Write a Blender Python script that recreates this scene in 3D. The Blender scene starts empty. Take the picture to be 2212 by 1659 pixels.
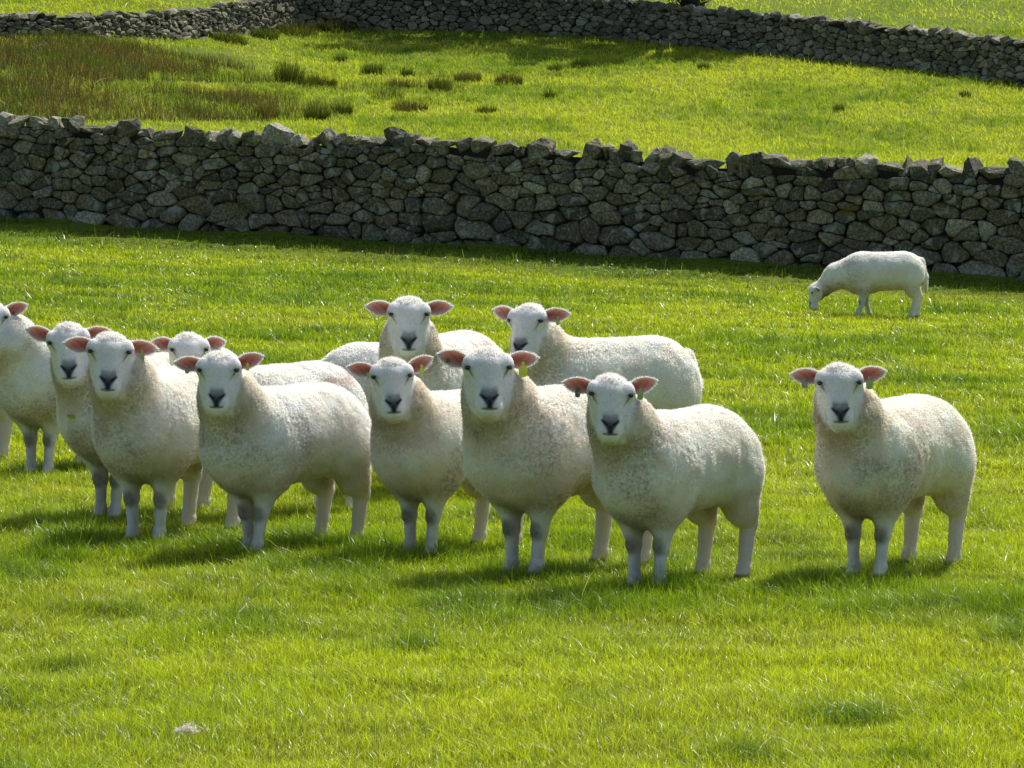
import bpy, bmesh, math, random
import numpy as np
from mathutils import Vector, Matrix

# ------------------------------------------------------------------ basics
C = bpy.context.scene.collection
R = math.radians
rng = np.random.default_rng(7)
random.seed(7)
FPX = 4200.0            # focal length in pixels of a 1024 px wide picture
HC = 1.68               # camera height
HORIZON = 142.0
PITCH = math.atan((384 - HORIZON) / FPX)
SUN_EL, SUN_AZ = 54.0, 31.0      # azimuth measured from +Y towards +X (sun behind the flock, to the right)


def sstep(a, b, x):
    t = np.clip((x - a) / (b - a), 0, 1)
    return t * t * (3 - 2 * t)


def hash3(i, j, k, s=0):
    n = (i * 374761393 + j * 668265263 + k * 2147483647 + s * 1274126177) & 0xffffffff
    n = ((n ^ (n >> 13)) * 1274126177) & 0xffffffff
    n = ((n ^ (n >> 16)) * 2246822519) & 0xffffffff
    n = n ^ (n >> 15)
    return (n & 0xffffff) / float(0xffffff)


def vnoise(P, scale, seed=0):
    """smooth value noise in 0..1, P is n x 3"""
    Q = np.asarray(P, dtype=np.float64) / scale
    I = np.floor(Q).astype(np.int64)
    F = Q - I
    F = F * F * (3 - 2 * F)
    out = 0
    for a in (0, 1):
        wa = F[:, 0] if a else 1 - F[:, 0]
        for b in (0, 1):
            wb = F[:, 1] if b else 1 - F[:, 1]
            for c in (0, 1):
                wc = F[:, 2] if c else 1 - F[:, 2]
                out = out + wa * wb * wc * hash3(I[:, 0] + a, I[:, 1] + b, I[:, 2] + c, seed)
    return out


def vnoise2(x, y, scale, seed=0):
    return vnoise(np.stack([x, y, np.full_like(x, 0.37)], 1), scale, seed)


def fbm2(x, y, scale, seed=0, octs=3):
    s, a, t = 0, 1.0, 0
    for o in range(octs):
        s = s + a * vnoise2(x, y, scale / 2 ** o, seed + o * 17)
        t += a
        a *= 0.5
    return s / t


def wall_line(x):
    return 55.0 - 0.37 * x


def ground_smooth(x, y):
    x = np.asarray(x, float)
    y = np.asarray(y, float)
    dw = wall_line(np.clip(x, -30, 30))
    r = np.clip((y - (dw - 2.8)) / 2.8, 0, 1)
    z = 0.34 * r * r
    t = np.clip(y - dw, 0, None)
    tl = np.minimum(t, 110)
    z = z + 0.06 * sstep(0, 6, t) + 0.00109 * tl * tl + 0.24 * np.maximum(t - 110, 0)
    c = 0.012 + 0.038 * sstep(16, 50, y)
    z = z - c * np.clip(x, -60, 60)
    z = z + 1.0 * sstep(4.5, 12.0, -x) * sstep(72, 98, y)
    return z


def ground(x, y):
    x = np.asarray(x, float)
    y = np.asarray(y, float)
    sh = x.shape
    xf, yf = np.atleast_1d(x).ravel(), np.atleast_1d(y).ravel()
    z = ground_smooth(xf, yf) + 0.03 * (vnoise2(xf, yf, 0.9, 3) - 0.5) + 0.02 * (vnoise2(xf, yf, 0.35, 5) - 0.5)
    z = z + (0.16 * (vnoise2(xf, yf, 7.0, 9) - 0.5)) * sstep(60, 80, yf)
    return z.reshape(sh) if sh else float(z[0])


CP, SP = math.cos(PITCH), math.sin(PITCH)


def ray(u, v):
    """direction through pixel (u, v) of the 1024 x 768 picture"""
    a, b = (u - 512) / FPX, (384 - v) / FPX
    return Vector((a, CP + b * SP, -SP + b * CP))


def on_ground(u, v, lo=8.0):
    """where the line of sight through a pixel meets the ground"""
    d = ray(u, v)
    y = lo
    prev = None
    while y < 400:
        s = y / d.y
        z = HC + s * d.z
        g = float(ground_smooth(d.x * s, y))
        if z <= g:
            if prev is not None:
                a, b = prev, y
                for _ in range(30):
                    m = (a + b) / 2
                    s = m / d.y
                    if HC + s * d.z <= float(ground_smooth(d.x * s, m)):
                        b = m
                    else:
                        a = m
                y = b
            s = y / d.y
            return Vector((d.x * s, y, float(ground_smooth(d.x * s, y))))
        prev = y
        y += 0.5
    s = y / d.y
    return Vector((d.x * s, y, float(ground_smooth(d.x * s, y))))


def D(x, y):
    """coordinates read off the 2212 px wide view -> 1024 px picture"""
    return x / 2.16016, y / 2.16016


def tag(o, label=None, cat=None, group=None, kind=None):
    if label: o['label'] = label
    if cat: o['category'] = cat
    if group: o['group'] = group
    if kind: o['kind'] = kind
    return o


def empty(name, loc=(0, 0, 0), rz=0.0):
    o = bpy.data.objects.new(name, None)
    o.location = loc
    o.rotation_euler = (0, 0, rz)
    o.empty_display_size = 0.2
    C.objects.link(o)
    return o


def mesh_from(name, V, faces_idx, loop_counts, mat=None, parent=None, smooth=True, attrs=None, corner_mats=None):
    """V n x 3; faces_idx flat vertex indices; loop_counts ints per face (or one int)"""
    V = np.asarray(V, dtype=np.float32)
    idx = np.asarray(faces_idx, dtype=np.int32).ravel()
    if np.isscalar(loop_counts):
        loop_counts = np.full(len(idx) // loop_counts, loop_counts, dtype=np.int32)
    loop_counts = np.asarray(loop_counts, dtype=np.int32)
    me = bpy.data.meshes.new(name)
    me.vertices.add(len(V))
    me.vertices.foreach_set('co', V.ravel())
    me.loops.add(len(idx))
    me.loops.foreach_set('vertex_index', idx)
    me.polygons.add(len(loop_counts))
    starts = np.concatenate([[0], np.cumsum(loop_counts)[:-1]]).astype(np.int32)
    me.polygons.foreach_set('loop_start', starts)
    me.polygons.foreach_set('loop_total', loop_counts)
    me.polygons.foreach_set('use_smooth', np.full(len(loop_counts), smooth, dtype=bool))
    if attrs:
        for k, (typ, arr) in attrs.items():
            at = me.attributes.new(k, typ, 'POINT')
            arr = np.asarray(arr, dtype=np.float32)
            if typ == 'FLOAT_COLOR':
                if arr.shape[1] == 3:
                    arr = np.concatenate([arr, np.ones((len(arr), 1), np.float32)], 1)
                at.data.foreach_set('color', arr.ravel())
            elif typ == 'FLOAT_VECTOR':
                at.data.foreach_set('vector', arr.ravel())
            else:
                at.data.foreach_set('value', arr.ravel())
    me.update(calc_edges=True)
    if mat is not None:
        for m in (mat if isinstance(mat, (list, tuple)) else [mat]):
            me.materials.append(m)
    if corner_mats is not None:
        me.polygons.foreach_set('material_index', np.asarray(corner_mats, dtype=np.int32))
    o = bpy.data.objects.new(name, me)
    C.objects.link(o)
    if parent is not None:
        o.parent = parent
    return o


# ------------------------------------------------------------------ materials
class NT:
    def __init__(self, name):
        self.m = bpy.data.materials.new(name)
        self.m.use_nodes = True
        self.t = self.m.node_tree
        self.t.nodes.clear()
        self.out = self.t.nodes.new('ShaderNodeOutputMaterial')

    def n(self, typ, **kw):
        nd = self.t.nodes.new('ShaderNode' + typ)
        for k, v in kw.items():
            if k in nd.inputs.keys() or isinstance(k, int):
                nd.inputs[k].default_value = v
            else:
                setattr(nd, k, v)
        return nd

    def l(self, a, b):
        self.t.links.new(a, b)

    def attr(self, name):
        a = self.t.nodes.new('ShaderNodeAttribute')
        a.attribute_name = name
        return a

    def mix(self, fac, a, b, blend='MIX'):
        nd = self.t.nodes.new('ShaderNodeMix')
        nd.data_type = 'RGBA'
        nd.blend_type = blend
        for i, v in ((0, fac), (6, a), (7, b)):
            if hasattr(v, 'is_linked') or hasattr(v, 'links'):
                self.l(v, nd.inputs[i])
            else:
                nd.inputs[i].default_value = v if i == 0 else (*v, 1)
        return nd.outputs[2]

    def ramp(self, src, stops):
        r = self.t.nodes.new('ShaderNodeValToRGB')
        e = r.color_ramp.elements
        while len(e) < len(stops):
            e.new(0.5)
        for q, (p, c) in zip(e, stops):
            q.position = p
            q.color = (*c, 1) if len(c) == 3 else c
        self.l(src, r.inputs[0])
        return r.outputs[0]


def mat_grass(name='grass_blades', rough=0.30, spec=0.42):
    g = NT(name)
    col = g.attr('Col').outputs['Color']
    p = g.n('BsdfPrincipled', Roughness=rough)
    p.inputs['Specular IOR Level'].default_value = spec
    g.l(col, p.inputs['Base Color'])
    tr = g.n('BsdfTranslucent')
    tc = g.mix(1.0, col, (1.35, 1.35, 0.5), 'MULTIPLY')
    g.l(tc, tr.inputs['Color'])
    mx = g.n('MixShader')
    mx.inputs[0].default_value = 0.5
    g.l(p.outputs[0], mx.inputs[1])
    g.l(tr.outputs[0], mx.inputs[2])
    g.l(mx.outputs[0], g.out.inputs[0])
    return g.m


def mat_ground():
    g = NT('meadow_soil')
    tc = g.n('NewGeometry')
    n1 = g.n('TexNoise', Scale=0.6, Detail=6.0)
    n2 = g.n('TexNoise', Scale=9.0, Detail=8.0, Roughness=0.7)
    g.l(tc.outputs['Position'], n1.inputs['Vector'])
    g.l(tc.outputs['Position'], n2.inputs['Vector'])
    a = g.ramp(n2.outputs[0], [(0.3, (0.06, 0.09, 0.010)), (0.55, (0.15, 0.20, 0.016)), (0.75, (0.22, 0.26, 0.03))])
    b = g.ramp(n1.outputs[0], [(0.35, (0.8, 0.9, 0.8)), (0.65, (1.1, 1.0, 1.0))])
    c = g.mix(1.0, a, b, 'MULTIPLY')
    bs = g.n('BsdfPrincipled', Roughness=0.95)
    bs.inputs['Specular IOR Level'].default_value = 0.1
    g.l(c, bs.inputs['Base Color'])
    bp = g.n('Bump', Strength=0.6, Distance=0.05)
    g.l(n2.outputs[0], bp.inputs['Height'])
    g.l(bp.outputs[0], bs.inputs['Normal'])
    g.l(bs.outputs[0], g.out.inputs[0])
    return g.m


def mat_wool(name='wool', trans=0.6):
    g = NT(name)
    col = g.attr('Col').outputs['Color']
    d = g.n('BsdfPrincipled', Roughness=1.0)
    d.inputs['Specular IOR Level'].default_value = 0.0
    d.inputs['Sheen Weight'].default_value = 0.0
    d.inputs['Sheen Roughness'].default_value = 0.35
    d.inputs['Sheen Tint'].default_value = (1, 1, 1, 1)
    g.l(col, d.inputs['Base Color'])
    t = g.n('BsdfTranslucent')
    g.l(col, t.inputs['Color'])
    mx = g.n('MixShader')
    mx.inputs[0].default_value = trans
    g.l(d.outputs[0], mx.inputs[1])
    g.l(t.outputs[0], mx.inputs[2])
    g.l(mx.outputs[0], g.out.inputs[0])
    return g.m


def mat_skin():
    g = NT('sheep_hide')
    col = g.attr('Col').outputs['Color']
    tcn = g.n('TexCoord')
    n = g.n('TexNoise', Scale=160.0, Detail=4.0)
    g.l(tcn.outputs['Object'], n.inputs['Vector'])
    v = g.ramp(n.outputs[0], [(0.3, (0.92, 0.91, 0.90)), (0.6, (1.0, 1.0, 1.0))])
    c = g.mix(1.0, col, v, 'MULTIPLY')
    bs = g.n('BsdfPrincipled', Roughness=0.85)
    bs.inputs['Specular IOR Level'].default_value = 0.15
    g.l(c, bs.inputs['Base Color'])
    bp = g.n('Bump', Strength=0.5, Distance=0.004)
    g.l(n.outputs[0], bp.inputs['Height'])
    g.l(bp.outputs[0], bs.inputs['Normal'])
    g.l(bs.outputs[0], g.out.inputs[0])
    return g.m


def mat_ear():
    g = NT('ear_skin')
    col = g.attr('Col').outputs['Color']
    bs = g.n('BsdfPrincipled', Roughness=0.7)
    bs.inputs['Specular IOR Level'].default_value = 0.2
    g.l(col, bs.inputs['Base Color'])
    t = g.n('BsdfTranslucent')
    tc = g.mix(1.0, col, (1.0, 0.6, 0.52), 'MULTIPLY')
    g.l(tc, t.inputs['Color'])
    mx = g.n('MixShader')
    mx.inputs[0].default_value = 0.42
    g.l(bs.outputs[0], mx.inputs[1])
    g.l(t.outputs[0], mx.inputs[2])
    g.l(mx.outputs[0], g.out.inputs[0])
    return g.m


def mat_plain(name, col, rough=0.5, spec=0.5, var=0.12, scale=40.0):
    g = NT(name)
    tcn = g.n('TexCoord')
    n = g.n('TexNoise', Scale=scale, Detail=3.0)
    g.l(tcn.outputs['Object'], n.inputs['Vector'])
    lo = tuple(c * (1 - var) for c in col)
    hi = tuple(min(1, c * (1 + var)) for c in col)
    c = g.ramp(n.outputs[0], [(0.3, lo), (0.7, hi)])
    bs = g.n('BsdfPrincipled', Roughness=rough)
    bs.inputs['Specular IOR Level'].default_value = spec
    g.l(c, bs.inputs['Base Color'])
    g.l(bs.outputs[0], g.out.inputs[0])
    return g.m


def mat_stone():
    g = NT('fieldstone')
    col = g.mix(1.0, g.attr('Col').outputs['Color'], (1.2, 1.12, 0.88), 'MULTIPLY')
    pos = g.n('NewGeometry').outputs['Position']
    na = g.n('TexNoise', Scale=28.0, Detail=8.0, Roughness=0.7)
    nb = g.n('TexNoise', Scale=5.5, Detail=5.0, Roughness=0.6, Distortion=0.6)
    nc = g.n('TexNoise', Scale=4.3, Detail=6.0, Roughness=0.65)
    nd = g.n('TexNoise', Scale=3.0, Detail=4.0)
    vo = g.n('TexVoronoi', Scale=16.0)
    for q in (na, nb, nc, nd, vo):
        g.l(pos, q.inputs['Vector'])
    mott = g.ramp(na.outputs[0], [(0.32, (0.35, 0.35, 0.33)), (0.5, (0.85, 0.85, 0.85)), (0.66, (2.1, 2.1, 2.0))])
    c = g.mix(1.0, col, mott, 'MULTIPLY')
    # pale crustose lichen patches
    lm = g.ramp(nb.outputs[0], [(0.57, (0, 0, 0)), (0.62, (.9, .9, .9))])
    c = g.mix(lm, c, (0.36, 0.37, 0.30))
    sp = g.ramp(vo.outputs['Distance'], [(0.13, (0.8, 0.8, 0.8)), (0.20, (0, 0, 0))])
    c = g.mix(sp, c, (0.32, 0.33, 0.28))
    # moss and ochre lichen
    mm = g.ramp(nc.outputs[0], [(0.60, (0, 0, 0)), (0.72, (0.75, 0.75, 0.75))])
    c = g.mix(mm, c, (0.085, 0.095, 0.025))
    om = g.ramp(nd.outputs[0], [(0.66, (0, 0, 0)), (0.74, (0.8, 0.8, 0.8))])
    c = g.mix(om, c, (0.20, 0.12, 0.012))
    bs = g.n('BsdfPrincipled', Roughness=0.9)
    bs.inputs['Specular IOR Level'].default_value = 0.3
    g.l(c, bs.inputs['Base Color'])
    bp = g.n('Bump', Strength=1.0, Distance=0.035)
    g.l(na.outputs[0], bp.inputs['Height'])
    g.l(bp.outputs[0], bs.inputs['Normal'])
    g.l(bs.outputs[0], g.out.inputs[0])
    return g.m


M = dict(grass=mat_grass(), far_grass=mat_grass('far_grass_blades', .6, .15), ground=mat_ground(), wool=mat_wool(), skin=mat_skin(), ear=mat_ear(), stone=mat_stone(),
         eye=mat_plain('eyeball', (0.018, 0.012, 0.008), 0.12, 0.7),
         tag_yellow=mat_plain('yellow_plastic', (0.75, 0.85, 0.05), 0.4),
         tag_green=mat_plain('green_plastic', (0.40, 0.55, 0.16), 0.4),
         tag_brown=mat_plain('brown_plastic', (0.20, 0.12, 0.07), 0.5),
         tag_metal=mat_plain('dull_metal', (0.35, 0.34, 0.30), 0.4),
         core=mat_plain('wall_core', (0.03, 0.03, 0.025), 0.95, 0.1),
         bark=mat_plain('bark', (0.045, 0.04, 0.03), 0.9, 0.2, 0.4, 12.0))

# ------------------------------------------------------------------ the ground
def build_ground():
    ys = [-25.0]
    while ys[-1] < 620:
        y = ys[-1]
        ys.append(y + max(0.3, abs(y) * 0.02) if y > 4 else y + 2.0)
    ys = np.array(ys)
    k = np.linspace(-1, 1, 161)
    ks = np.sign(k) * (0.25 * np.abs(k) + 0.75 * np.abs(k) ** 4)
    X = ks[None, :] * (np.maximum(ys, 20) * 0.55 + 25)[:, None]
    Y = np.repeat(ys[:, None], len(k), 1)
    Z = ground(X, Y)
    V = np.stack([X, Y, Z], -1).reshape(-1, 3)
    ny, nx = X.shape
    i = np.arange(ny - 1)[:, None] * nx + np.arange(nx - 1)[None, :]
    F = np.stack([i, i + 1, i + nx + 1, i + nx], -1).reshape(-1, 4)
    o = mesh_from('ground', V, F, 4, M['ground'])
    tag(o, 'green meadow ground sloping up to the hillside beyond the walls', kind='structure')


build_ground()

# ------------------------------------------------------------------ blades
def blades(name, P, H, W, col, lean, az, segs, mat, parent=None, bend=0.6, tipcol=None, rootdark=0.20):
    """ribbons that taper to a point; P n x 3 roots, H heights, W widths, col n x 3, lean (horizontal/height), az direction of lean"""
    n = len(P)
    face = rng.uniform(0, 2 * math.pi, n)
    wx, wy = np.cos(face), np.sin(face)
    lx, ly = np.cos(az), np.sin(az)
    nv = 2 * segs + 1
    V = np.zeros((n, nv, 3), np.float32)
    Cc = np.zeros((n, nv, 4), np.float32)
    Cc[..., 3] = 1
    for s in range(segs + 1):
        t = s / segs
        off = H * lean * t ** (1 + bend)
        cx = P[:, 0] + lx * off
        cy = P[:, 1] + ly * off
        cz = P[:, 2] + H * (t - 0.25 * np.minimum(lean, 1.2) * t * t)
        w = W * 0.5 * (1 - t ** 1.6)
        shade = rootdark + (1 - rootdark) * min(1, t * 1.6)  # roots coloured darker to deepen the shade between blades
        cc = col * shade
        if tipcol is not None:
            cc = cc * (1 - 0.5 * t * t) + tipcol * (0.5 * t * t)
        if s < segs:
            V[:, 2 * s, 0] = cx - wx * w; V[:, 2 * s, 1] = cy - wy * w; V[:, 2 * s, 2] = cz
            V[:, 2 * s + 1, 0] = cx + wx * w; V[:, 2 * s + 1, 1] = cy + wy * w; V[:, 2 * s + 1, 2] = cz
            Cc[:, 2 * s, :3] = cc
            Cc[:, 2 * s + 1, :3] = cc
        else:
            V[:, 2 * s, 0] = cx; V[:, 2 * s, 1] = cy; V[:, 2 * s, 2] = cz
            Cc[:, 2 * s, :3] = cc
    base = (np.arange(n) * nv)[:, None]
    pat, cnt = [], []
    for s in range(segs - 1):
        pat += [2 * s, 2 * s + 1, 2 * s + 3, 2 * s + 2]
        cnt.append(4)
    pat += [2 * segs - 2, 2 * segs - 1, 2 * segs]
    cnt.append(3)
    F = (base + np.array(pat)[None, :]).ravel()
    return mesh_from(name, V.reshape(-1, 3), F, np.tile(cnt, n), mat, parent, True, {'Col': ('FLOAT_COLOR', Cc.reshape(-1, 4))})
# ------------------------------------------------------------------ meadow grass
G_LIGHT = np.array([0.50, 0.585, 0.030])
G_MID = np.array([0.27, 0.385, 0.020])
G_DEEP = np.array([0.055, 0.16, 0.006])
G_OLIVE = np.array([0.52, 0.54, 0.06])
G_STRAW = np.array([0.66, 0.60, 0.38])

# deeper green tufts standing out of the sward: pixel position, radius in m, extra height
TUFTS = [(D(1890, 735), .28, 1.5), (D(715, 1075), .14, 2.2), (D(1850, 1560), .16, 1.4), (D(1440, 620), .4, 1.3),
         (D(790, 575), .45, 1.5), (D(730, 600), .35, 1.3), (D(2080, 830), .25, 1.2), (D(1990, 870), .2, 1.2),
         (D(1350, 600), .35, 1.6), (D(160, 1020), .12, 1.5), (D(1620, 1640), .10, 1.4), (D(2180, 1390), .12, 1.3),
         (D(880, 1400), .12, 1.5), (D(1000, 1310), .10, 1.5), (D(560, 1300), .09, 1.4), (D(1280, 1520), .10, 1.3),
         (D(2100, 1500), .09, 1.5), (D(150, 1450), .10, 1.2), (D(1960, 1640), .08, 1.4), (D(1165, 1250), .14, 1.35)]
TUFT_W = [(on_ground(*p), r, h) for p, r, h in TUFTS]


def bed_share(x, y):
    """how thickly the bed of rushes stands at a place of the upper field"""
    z = ground_smooth(x, y)
    s = CP * y - SP * (z - HC)
    u = 512 + FPX * x / s
    v = 384 - FPX * ((z - HC) * CP + y * SP) / s
    vx, vy = u * 2.16, v * 2.16
    w = fbm2(x, y, 2.6, 55, 3)
    j = (w - 0.5) * 150
    up = (vy > 88 + 0.03 * vx) & (vy < 192 - 0.06 * vx + j * .5) & (vx < 600 + j)
    lowb = (vy > 178 + j * .3) & (vy < 268) & (vx < 670 + j)
    vxr = np.where(vy > 178, 670, 600)
    fade = 1 - sstep(vxr - 170, vxr + 50, vx + j * .6)
    gap = (np.abs(vy - (182 + 0.03 * vx)) < 7 + (vx - 240) * .02) & (vx > 240)
    sc = .55 * sstep(.60, .72, fbm2(x, y, 1.5, 57, 2)) * (1 - sstep(820, 1180, vx)) * (vx > 560) * (vy > 135) * (vy < 262)
    return sc + (1 - sc) * np.where((up | lowb) & ~gap, (0.45 + .9 * sstep(.28, .55, w)) * (.15 + .85 * fade), 0).clip(0, 1)


def grass_zone(name, y0, y1, n, hbase, wpx, segs, margin, lod, label, rd=.14, gain=1.0):
    # roots spread evenly over the visible trapezoid plus a margin
    u = rng.uniform(0, 1, int(n * 1.3))
    half0, half1 = y0 * 0.125 + margin, y1 * 0.125 + margin
    # pdf ~ width * density(y); density falls with distance
    yy = np.linspace(y0, y1, 400)
    pdf = (yy * 0.125 + margin) * (y0 / yy) ** lod
    cdf = np.cumsum(pdf); cdf /= cdf[-1]
    y = np.interp(u, cdf, yy)
    x = rng.uniform(-1, 1, len(y)) * (y * 0.125 + margin)
    dw = wall_line(x)
    keep = np.abs(y - dw) > 0.32
    # uneven cover
    cl = fbm2(x, y, 0.30, 21, 2)
    big = fbm2(x, y, 2.2, 31, 3)
    fine = vnoise2(x, y, 0.09, 41)
    keep &= rng.uniform(0, 1, len(y)) < (0.72 + 0.5 * cl)
    if 50 < y0 < 100:
        keep &= rng.uniform(0, 1, len(y)) > .88 * bed_share(x, y)
    x, y, cl, big, fine = x[keep], y[keep], cl[keep], big[keep], fine[keep]
    n = len(x)
    z = ground(x, y) - 0.004
    P = np.stack([x, y, z], 1)
    H = hbase * (0.15 + 1.15 * cl + 0.75 * fine) * rng.uniform(0.55, 1.35, n)
    H *= 0.85 + 0.4 * big
    tall = rng.uniform(0, 1, n) < 0.018
    H[tall] *= rng.uniform(1.5, 2.4, tall.sum())
    # colour
    a = np.clip((big - 0.5) * 3.0 + 0.45 + (cl - 0.5) * 1.6 + rng.normal(0, 0.22, n), 0, 1)[:, None]
    col = G_LIGHT * (1 - a) + G_MID * a
    ol = np.clip((fbm2(x, y, 1.1, 77, 3) - 0.52) * 6, 0, 1)[:, None]
    col = col * (1 - 0.35 * ol) + G_OLIVE * 0.35 * ol
    deep = np.zeros(n)
    for c, r, h in TUFT_W:
        m = np.exp(-(((x - c.x) / r) ** 2 + ((y - c.y) / (r * 1.3)) ** 2))
        deep = np.maximum(deep, m)
        H *= 1 + (h - 1) * m
    dk = np.clip((cl - 0.56) * 6, 0, 1) * np.clip((big - 0.42) * 5, 0, 1)
    H *= 1 + .5 * dk
    deep = np.clip(deep + 0.7 * dk, 0, 1)[:, None]
    col = col * (1 - 0.8 * deep) + G_DEEP * 0.8 * deep
    # rank grass at the wall foot, coloured darker to widen the wall's shadow
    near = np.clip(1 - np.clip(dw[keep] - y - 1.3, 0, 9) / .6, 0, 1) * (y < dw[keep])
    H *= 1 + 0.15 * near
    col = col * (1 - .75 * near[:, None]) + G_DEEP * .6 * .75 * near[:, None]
    straw = rng.uniform(0, 1, n) < 0.007
    col[straw] = G_STRAW * rng.uniform(0.6, 1.3, (straw.sum(), 1))
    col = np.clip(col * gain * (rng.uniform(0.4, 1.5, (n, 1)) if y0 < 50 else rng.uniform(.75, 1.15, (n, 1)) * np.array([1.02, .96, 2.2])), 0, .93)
    W = np.maximum(0.0016, y / FPX * wpx) * rng.uniform(0.6, 1.4, n)
    lean = np.abs(rng.normal(0.7, 0.6, n))
    lean[straw] += 0.6
    az = rng.uniform(0, 2 * math.pi, n) + 0
    wind = 2 * math.pi * vnoise2(x, y, 0.5, 91)
    m = rng.uniform(0, 1, n) < 0.30
    az[m] = wind[m] + rng.normal(0, 0.5, m.sum())
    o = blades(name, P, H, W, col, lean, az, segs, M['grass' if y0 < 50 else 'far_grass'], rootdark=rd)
    tag(o, label, 'grass', kind='stuff')
    return o


GQ = 1.0
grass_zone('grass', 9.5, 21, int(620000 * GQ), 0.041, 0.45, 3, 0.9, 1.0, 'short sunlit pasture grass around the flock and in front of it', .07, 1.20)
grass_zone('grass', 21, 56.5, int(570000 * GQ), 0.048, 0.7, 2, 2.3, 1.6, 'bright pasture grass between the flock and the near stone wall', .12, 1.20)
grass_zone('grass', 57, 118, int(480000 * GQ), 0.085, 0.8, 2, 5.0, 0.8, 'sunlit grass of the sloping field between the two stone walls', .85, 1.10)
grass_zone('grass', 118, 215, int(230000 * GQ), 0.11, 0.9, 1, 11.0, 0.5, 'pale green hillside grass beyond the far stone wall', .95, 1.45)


# ------------------------------------------------------------------ rushes
def rush_blades(name, cx, cy, rad, n, h, cols, parent=None, lean=0.28):
    a = rng.uniform(0, 2 * math.pi, n)
    r = rad * np.sqrt(rng.uniform(0, 1, n))
    x, y = cx + r * np.cos(a), cy + r * np.sin(a)
    P = np.stack([x, y, ground(x, y) - 0.01], 1)
    H = 1.35 * h * rng.uniform(0.5, 1.1, n) * (1 - 0.35 * (r / rad) ** 2)
    k = rng.integers(0, len(cols), n)
    col = np.array(cols)[k] * rng.uniform(0.7, 1.3, (n, 1))
    W = np.full(n, max(0.004, cy / FPX * 0.55))
    return blades(name, P, H, W, col, np.abs(rng.normal(lean * .55, 0.10, n)) + 0.5 * r / rad * lean, a + rng.normal(0, 0.5, n), 2,
                  M['grass'], parent, rootdark=0.25)


RG = [(0.065, 0.098, 0.020), (0.085, 0.115, 0.022), (0.095, 0.10, 0.03)]
RB = [(0.11, 0.085, 0.036), (0.12, 0.10, 0.045), (0.08, 0.10, 0.025), (0.15, 0.13, 0.06)]

# single tussocks: pixel (2212 wide view) of the foot, height m, radius m, brown?
SINGLE = [(685, 262, .42, .42, 0, 'dark green round rush tussock just above the near wall, darkest of its row'),
          (740, 250, .36, .32, 0, 'slim green rush tussock directly right of the darkest tussock above the near wall'),
          (625, 180, .55, .5, 0, 'tallest upright rush tussock at the right end of the brown rush bed'),
          (950, 196, .36, .4, 0, 'dark compact rush tussock in the middle of the upper field'),
          (1098, 182, .30, .50, 1, 'wide brownish rush tussock on the field below the far tree shadow'),
          (1010, 175, .26, .48, 1, 'low straggling brown rush tussock left of the wide brownish one'),
          (805, 160, .30, .42, 0, 'green rush tussock nearest below the left end of the tree shadow'),
          (880, 165, .24, .25, 0, 'small pale rush tussock between the upper two larger green ones'),
          (865, 192, .26, .40, 1, 'ragged thin rush tussock left of the dark compact one'),
          (680, 186, .30, .40, 0, 'mid green rush tussock right of the tallest upright one'),
          (715, 188, .24, .20, 0, 'narrow little rush tussock beside the mid green one'),
          (885, 240, .28, .60, 1, 'broad sparse rush tussock low in the field above the near wall'),
          (1187, 212, .22, .26, 0, 'small round rush tussock alone on open grass above the near wall centre'),
          (1198, 155, .22, .26, 0, 'small green rush tussock just below the tree shadow'),
          (1255, 146, .20, .35, 0, 'low rush tussock at the lower edge of the tree shadow'),
          (735, 130, .22, .22, 0, 'faint thin rush tussock farthest up the field on the left'),
          (1520, 152, .20, .22, 0, 'tiny rush tussock below the wall shadow under the trunk'),
          (1812, 248, .20, .18, 0, 'thin lone rush tussock on the open right of the upper field'),
          (2165, 185, .22, .30, 1, 'brown rush tussock at the foot of the far wall on its right end'),
          (2085, 210, .18, .20, 0, 'small pale rush tussock below the far wall near the frame edge'),
          (1050, 245, .20, .35, 0, 'low dark green rush tussock close above the near wall coping'),
          (575, 258, .38, .36, 1, 'brown and green rush tussock closing the lower end of the rush bed')]
for (px, py, h, r, br, lab) in SINGLE:
    c = on_ground(*D(px, py))
    o = rush_blades('rush_tussock', c.x, c.y, r * .70, int(380 * r / .4), h, RB if br else RG)
    tag(o, lab, 'rush tussock', 'rush tussocks scattered over the upper field')


def rush_bed():
    """the brown bed of rushes on the left of the upper field"""
    n = 300000
    y = rng.uniform(66, 106, n)
    x = rng.uniform(-1, 1, n) * (y * 0.125 + 3)
    w = fbm2(x, y, 2.6, 55, 3)
    keep = rng.uniform(0, 1, n) < bed_share(x, y)
    x, y, w = x[keep], y[keep], w[keep]
    m = len(x)
    cl = fbm2(x, y, 0.9, 66, 2)
    P = np.stack([x, y, ground(x, y) - 0.01], 1)
    H = 0.50 * (cl ** 1.2 + .25) * rng.uniform(0.6, 1.15, m)
    k = np.clip((fbm2(x, y, 1.8, 88, 3) - 0.5) * 5 + 0.66, 0, 1)[:, None]
    col = np.array([0.090, 0.110, 0.022]) * (1 - k) + np.array([0.130, 0.092, 0.048]) * k
    col = col * rng.uniform(0.6, 1.4, (m, 1))
    pale = rng.uniform(0, 1, m) < 0.03
    col[pale] = (0.30, 0.24, 0.14)
    o = blades('rushes', P, H, np.full(m, 0.010) * rng.uniform(.6, 1.3, m), col, np.abs(rng.normal(0.35, 0.2, m)),
               rng.uniform(0, 6.28, m), 2, M['grass'], rootdark=0.3)
    tag(o, 'brown bed of rushes spread over the left of the upper field', 'rushes', kind='stuff')


rush_bed()
# ------------------------------------------------------------------ implicit surfaces
def smin(a, b, k):
    h = np.maximum(k - np.abs(a - b), 0) / k
    return np.minimum(a, b) - h * h * k * 0.25


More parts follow.
